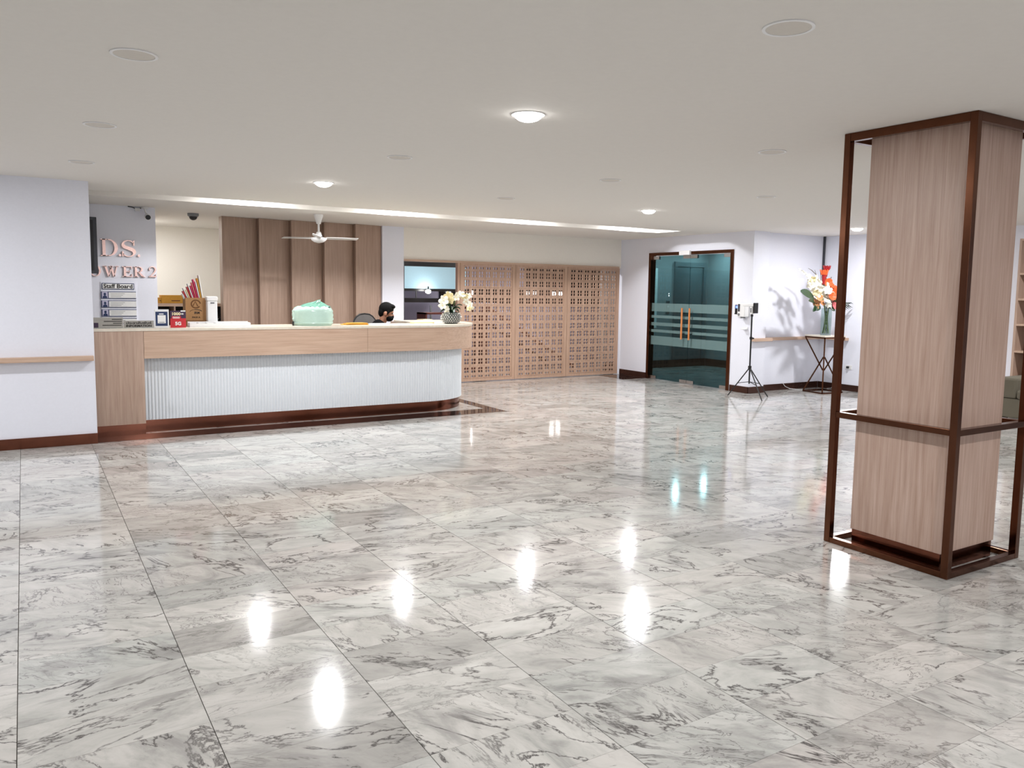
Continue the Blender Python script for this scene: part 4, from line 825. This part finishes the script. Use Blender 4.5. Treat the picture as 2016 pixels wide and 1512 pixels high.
for px, py, r_ in ((1592, 545, .05), (1598, 552, .055), (1604, 560, .05), (1596, 562, .055), (1603, 570, .05), (1612, 556, .05), (1618, 560, .06), (1625, 564, .06), (1621, 572, .06), (1613, 568, .055), (1630, 572, .06), (1635, 578, .055), (1626, 580, .06), (1634, 588, .05), (1628, 594, .05), (1631, 600, .045), (1622, 585, .055), (1608, 582, .05), (1602, 579, .045)): blo(px, py, r_, M_PETALW, random.uniform(-.12, .05))
for px, py, r_ in ((1606, 575, .05), (1615, 590, .05), (1612, 580, .045), (1600, 537+12, .045), (1594, 556, .04), (1606, 546, .035)): blo(px, py, r_, M_PETALY, random.uniform(-.1, .05))
for px, py, r_ in ((1603, 590, .055), (1608, 596, .05), (1601, 598, .045), (1613, 586, .05), (1618, 597, .045), (1606, 604, .04)): blo(px, py, r_, M_PETALB, random.uniform(-.1, .0))
for px, py, r_ in ((1642, 574, .08), (1638, 584, .06), (1630, 556, .06), (1636, 562, .05)): blo(px, py, r_, M_PETALO, random.uniform(-.1, .0), 8)
for px, py, r_ in ((1638, 594, .06), (1642, 602, .055), (1635, 602, .05)): blo(px, py, r_, M_PETALP, random.uniform(-.1, .0), 7)
def torch(px, py0, py1, w, mat, tipmat):
    a, b_ = AP(px-2, py0), AP(px, py1); h = b_.z-a.z; m = MB(); m.tube([a, a+(b_-a)*.5, b_-(b_-a)*.08], [w*.35, w*.6, w*.8], 10); o = m.build('torch_flower', mat, ar, smooth=True); m = MB()
    for k in range(11):
        an = 2*PI*k/11; u = .75+.25*(k % 3)/2; e = Vector((math.cos(an), math.sin(an), 0)); m.tube([b_-(b_-a)*.25+e*w*.6, b_+e*w*1.05*u-Vector((0, 0, .01)), b_+e*w*1.25+Vector((0, 0, .03*u))], [.018, .016, .003], 6)
    m.ball(b_-Vector((0, 0, .02)), (w*.8, w*.8, .045)); m.build('bracts', tipmat, o, smooth=True); MB().tube([VP+Vector((0, 0, .1)), a+Vector((0, 0, .02))], .008, 6).build('stem', M_LEAF, ar)
torch(1623, 560, 534, .055, M_PETALR, M_PETALO); torch(1628, 545, 526, .05, M_PETALR, M_PETALR)
for a, b_, w, mt in (((1604, 588), (1576, 573), .13, M_LEAF), ((1612, 602), (1600, 612), .12, M_LEAF), ((1616, 606), (1606, 610), .10, M_LEAF), ((1632, 604), (1644, 611), .11, M_LEAF), ((1605, 596), (1592, 592), .07, M_LEAF), ((1640, 596), (1652, 590), .09, M_LEAF)):
    m = MB(); leaf(m, AP(*a, -.04), AP(*b_, -.12), w, .01, Vector((.25, .3, 1)).normalized()); m.build('leaf', mt, ar, smooth=True)
# split monstera leaf on the right
p0 = AP(1650, 602, -.05); mo = MB()
for k in range(6):
    for s in (-1, 1):
        a = p0+Vector((.035*k, -.01*k, .004*k)); mo.tube([a, a+Vector((.05, -.02, s*.055*(1-.08*k))), a+Vector((.10, -.03, s*.075*(1-.12*k)-.02))], [.012, .017, .003], 6, flat=.3)
mo.tube([p0+Vector((-.08, 0, .0)), p0+Vector((.22, -.06, .0))], .006, 6); mo.build('split_leaf', M_LEAF, ar, smooth=True); MB().tube([VP, p0+Vector((-.08, 0, 0))], .006, 6).build('stem', M_LEAF, ar)
for pts in (((1604, 560), (1590, 543), (1581, 534), (1572, 530)), ((1612, 552), (1606, 540), (1598, 532), (1591, 528)), ((1610, 556), (1607, 542), (1604, 531)), ((1616, 556), (1616, 545), (1615, 536)), ((1630, 560), (1634, 550), (1637, 545), (1635, 553))):
    MB().tube([AP(*q, .04) for q in pts], [.005]*(len(pts)-1)+[.0025], 5).build('twig', M_TWIG, ar)
for px, py in ((1574, 531), (1580, 534), (1584, 538), (1588, 543), (1593, 548), (1579, 551)): blo(px, py, .022, M_PETALW, .04, 4)
# tripod with thermometer
TX_, TY_ = 9.40, 8.55
t = thing('tripod_stand', 'black tripod stand in front of the white pier', 'tripod', (TX_, TY_, 0)); hub = Vector((TX_, TY_, .47))
MB().tube([(TX_, TY_, .22), (TX_, TY_, 1.285)], .012, 10).build('pole', M_BLACK, t, smooth=True); MB().lathe([(.026, 0), (.026, .05)], (TX_, TY_, .445), 12).build('hub', M_BLACK, t); MB().lathe([(.022, 0), (.022, .04)], (TX_, TY_, .90), 12).build('clamp', M_BLACK, t); MB().tube([(TX_, TY_-.015, .92), (TX_-.01, TY_-.06, .92)], .012, 8).build('clamp_knob', M_BLACK, t); MB().lathe([(.02, 0), (.02, .03)], (TX_, TY_, 1.25), 12).build('top_collar', M_BLACK, t)
for an in (math.radians(103), math.radians(255), math.radians(350)):
    f_ = Vector((TX_+.36*math.cos(an), TY_+.36*math.sin(an), .006)); l_ = MB().tube([hub, f_], .009, 8).build('leg', M_BLACK, t, smooth=True); mid = hub.lerp(f_, .55); MB().tube([Vector((TX_, TY_, .25)), mid], .006, 6).build('brace', M_BLACK, l_)
t = thing('thermometer_scanner', 'white forehead thermometer scanner on top of the black tripod', 'thermometer', (TX_, TY_, 1.286))
B(TX_-.025, TX_+.025, TY_-.025, TY_+.03, 1.2865, 1.40).build('handle', M_WHITE, t, bevel=.008); B(TX_-.035, TX_+.035, TY_-.055, TY_+.17, 1.4005, 1.452).build('barrel', M_WHITE, t, bevel=.012); B(TX_-.045, TX_+.045, TY_-.08, TY_-.0555, 1.30, 1.46).build('display_head', M_BLACK, t, bevel=.006); B(TX_-.027, TX_-.0255, TY_-.01, TY_+.015, 1.31, 1.38).build('buttons', M_GREYP, t)
t = thing('soap_dispenser', 'white wall-mounted hand sanitiser dispenser with grey window', 'dispenser', (XD, 9.05, 1.22))
B(XD-.115, XD-.0015, 8.965, 9.125, 1.225, 1.445).build('housing', M_WHITE, t, bevel=.015); MB().lathe([(.022, 0), (.022, .004)], (0, 0, 0), 16).xform(Matrix.Translation((XD-.115, 9.085, 1.262)) @ Matrix.Rotation(-PI/2, 4, 'Y')).build('sensor', M_GREYP, t); B(XD-.1175, XD-.1152, 9.065, 9.108, 1.31, 1.43).build('level_window', M_DARKGREY, t); B(XD-.09, XD-.03, 9.02, 9.07, 1.205, 1.2245).build('nozzle', M_GREYP, t)
t = thing('drip_tray', 'small white drip tray on the wall below the sanitiser dispenser', 'tray', (XD, 9.03, 1.03)); B(XD-.075, XD-.0015, 8.985, 9.075, 1.025, 1.037).build('tray', M_WHITE, t, bevel=.003); B(XD-.012, XD-.0015, 8.985, 9.075, 1.0375, 1.06).build('back_lip', M_WHITE, t)
t = thing('card_reader', 'small black access reader with a blue light beside the glass door', 'card reader', (XD, 9.205, 1.28)); B(XD-.04, XD-.0015, 9.165, 9.245, 1.285, 1.415).build('housing', M_BLACK, t, bevel=.006); B(XD-.0425, XD-.0405, 9.185, 9.225, 1.36, 1.40).build('lit_key', emit('blue_glow', (.10, .18, .9), 2.5), t); B(XD-.06, XD-.0015, 9.18, 9.23, 1.262, 1.2845).build('lower_lip', M_BLACK, t)
op = at_x(1671, 723, XR); t = thing('wall_outlet', 'white wall socket with a black plug on the right wall', 'outlet', (XR, op.y, op.z)); B(XR-.010, XR-.001, op.y-.06, op.y+.06, op.z-.035, op.z+.035).build('plate', M_WHITE, t, bevel=.002); B(XR-.045, XR-.0105, op.y-.015, op.y+.02, op.z-.018, op.z+.018).build('plug', M_BLACK, t, bevel=.004)
tag(MB().tube([(XR-.04, op.y+.021, op.z), (XR-.05, op.y+.10, op.z-.05), (XR-.04, op.y+.20, .20), (XR-.05, op.y+.28, .02), (XR-.06, op.y+.36, .006)], .004, 6).build('power_cord', M_WHITE, None, smooth=True), 'thin white cord hanging from the wall socket', 'cord')
tag(MB().tube([(10.72, YN-.02, .13), (10.78, YN-.03, .06), (10.86, YN-.06, .02), (10.98, YN-.16, .006), (11.05, YN-.20, .006)], .004, 6).build('power_cord', M_WHITE, None, smooth=True), 'thin white cord along the baseboard beside the accent table', 'cord')

# ================================================================== RIGHT EDGE: shelf and sofa
t = thing('bookcase', 'tall oak bookcase with open compartments at the far right wall', 'bookcase', (11.46, 4.7, 0))
B(11.30, 11.64, 5.65, 5.68, 0, 2.38).build('side', M_WOODV, t); B(11.30, 11.64, 3.60, 3.63, 0, 2.38).build('side', M_WOODV, t); B(11.62, 11.64, 3.631, 5.649, 0, 2.38).build('back', wood('dark_back_board', lin(84, 66, 54), lin(104, 84, 70)), t)
for z in (.05, .50, .86, 1.22, 1.56, 1.90, 2.352): B(11.30, 11.6195, 3.631, 5.649, z, z+.026).build('shelf', M_WOODH, t)
for y in (4.33, 5.05): B(11.31, 11.6195, y, y+.02, .527, 2.351).build('divider', M_WOODV, t)
t = thing('sofa', 'low olive grey sofa at the right edge in front of the bookcase', 'sofa', (10.85, 4.4, 0))
B(10.40, 11.25, 3.45, 5.36, .10, .34).build('base', M_SOFA, t, bevel=.02); B(10.40, 11.25, 5.14, 5.37, .341, .60).build('arm', M_SOFA, t, bevel=.03); B(10.40, 11.25, 3.44, 3.66, .341, .60).build('arm', M_SOFA, t, bevel=.03); B(11.0, 11.25, 3.665, 5.135, .341, .72).build('backrest', M_SOFA, t, bevel=.03)
for y in (3.67, 4.405): B(10.38, 10.99, y, y+.725, .341, .46).build('seat_cushion', M_SOFA, t, bevel=.03)
for x in (10.46, 11.16):
    for y in (3.52, 5.27): B(x, x+.05, y, y+.05, .001, .099).build('foot', M_BLACK, t)
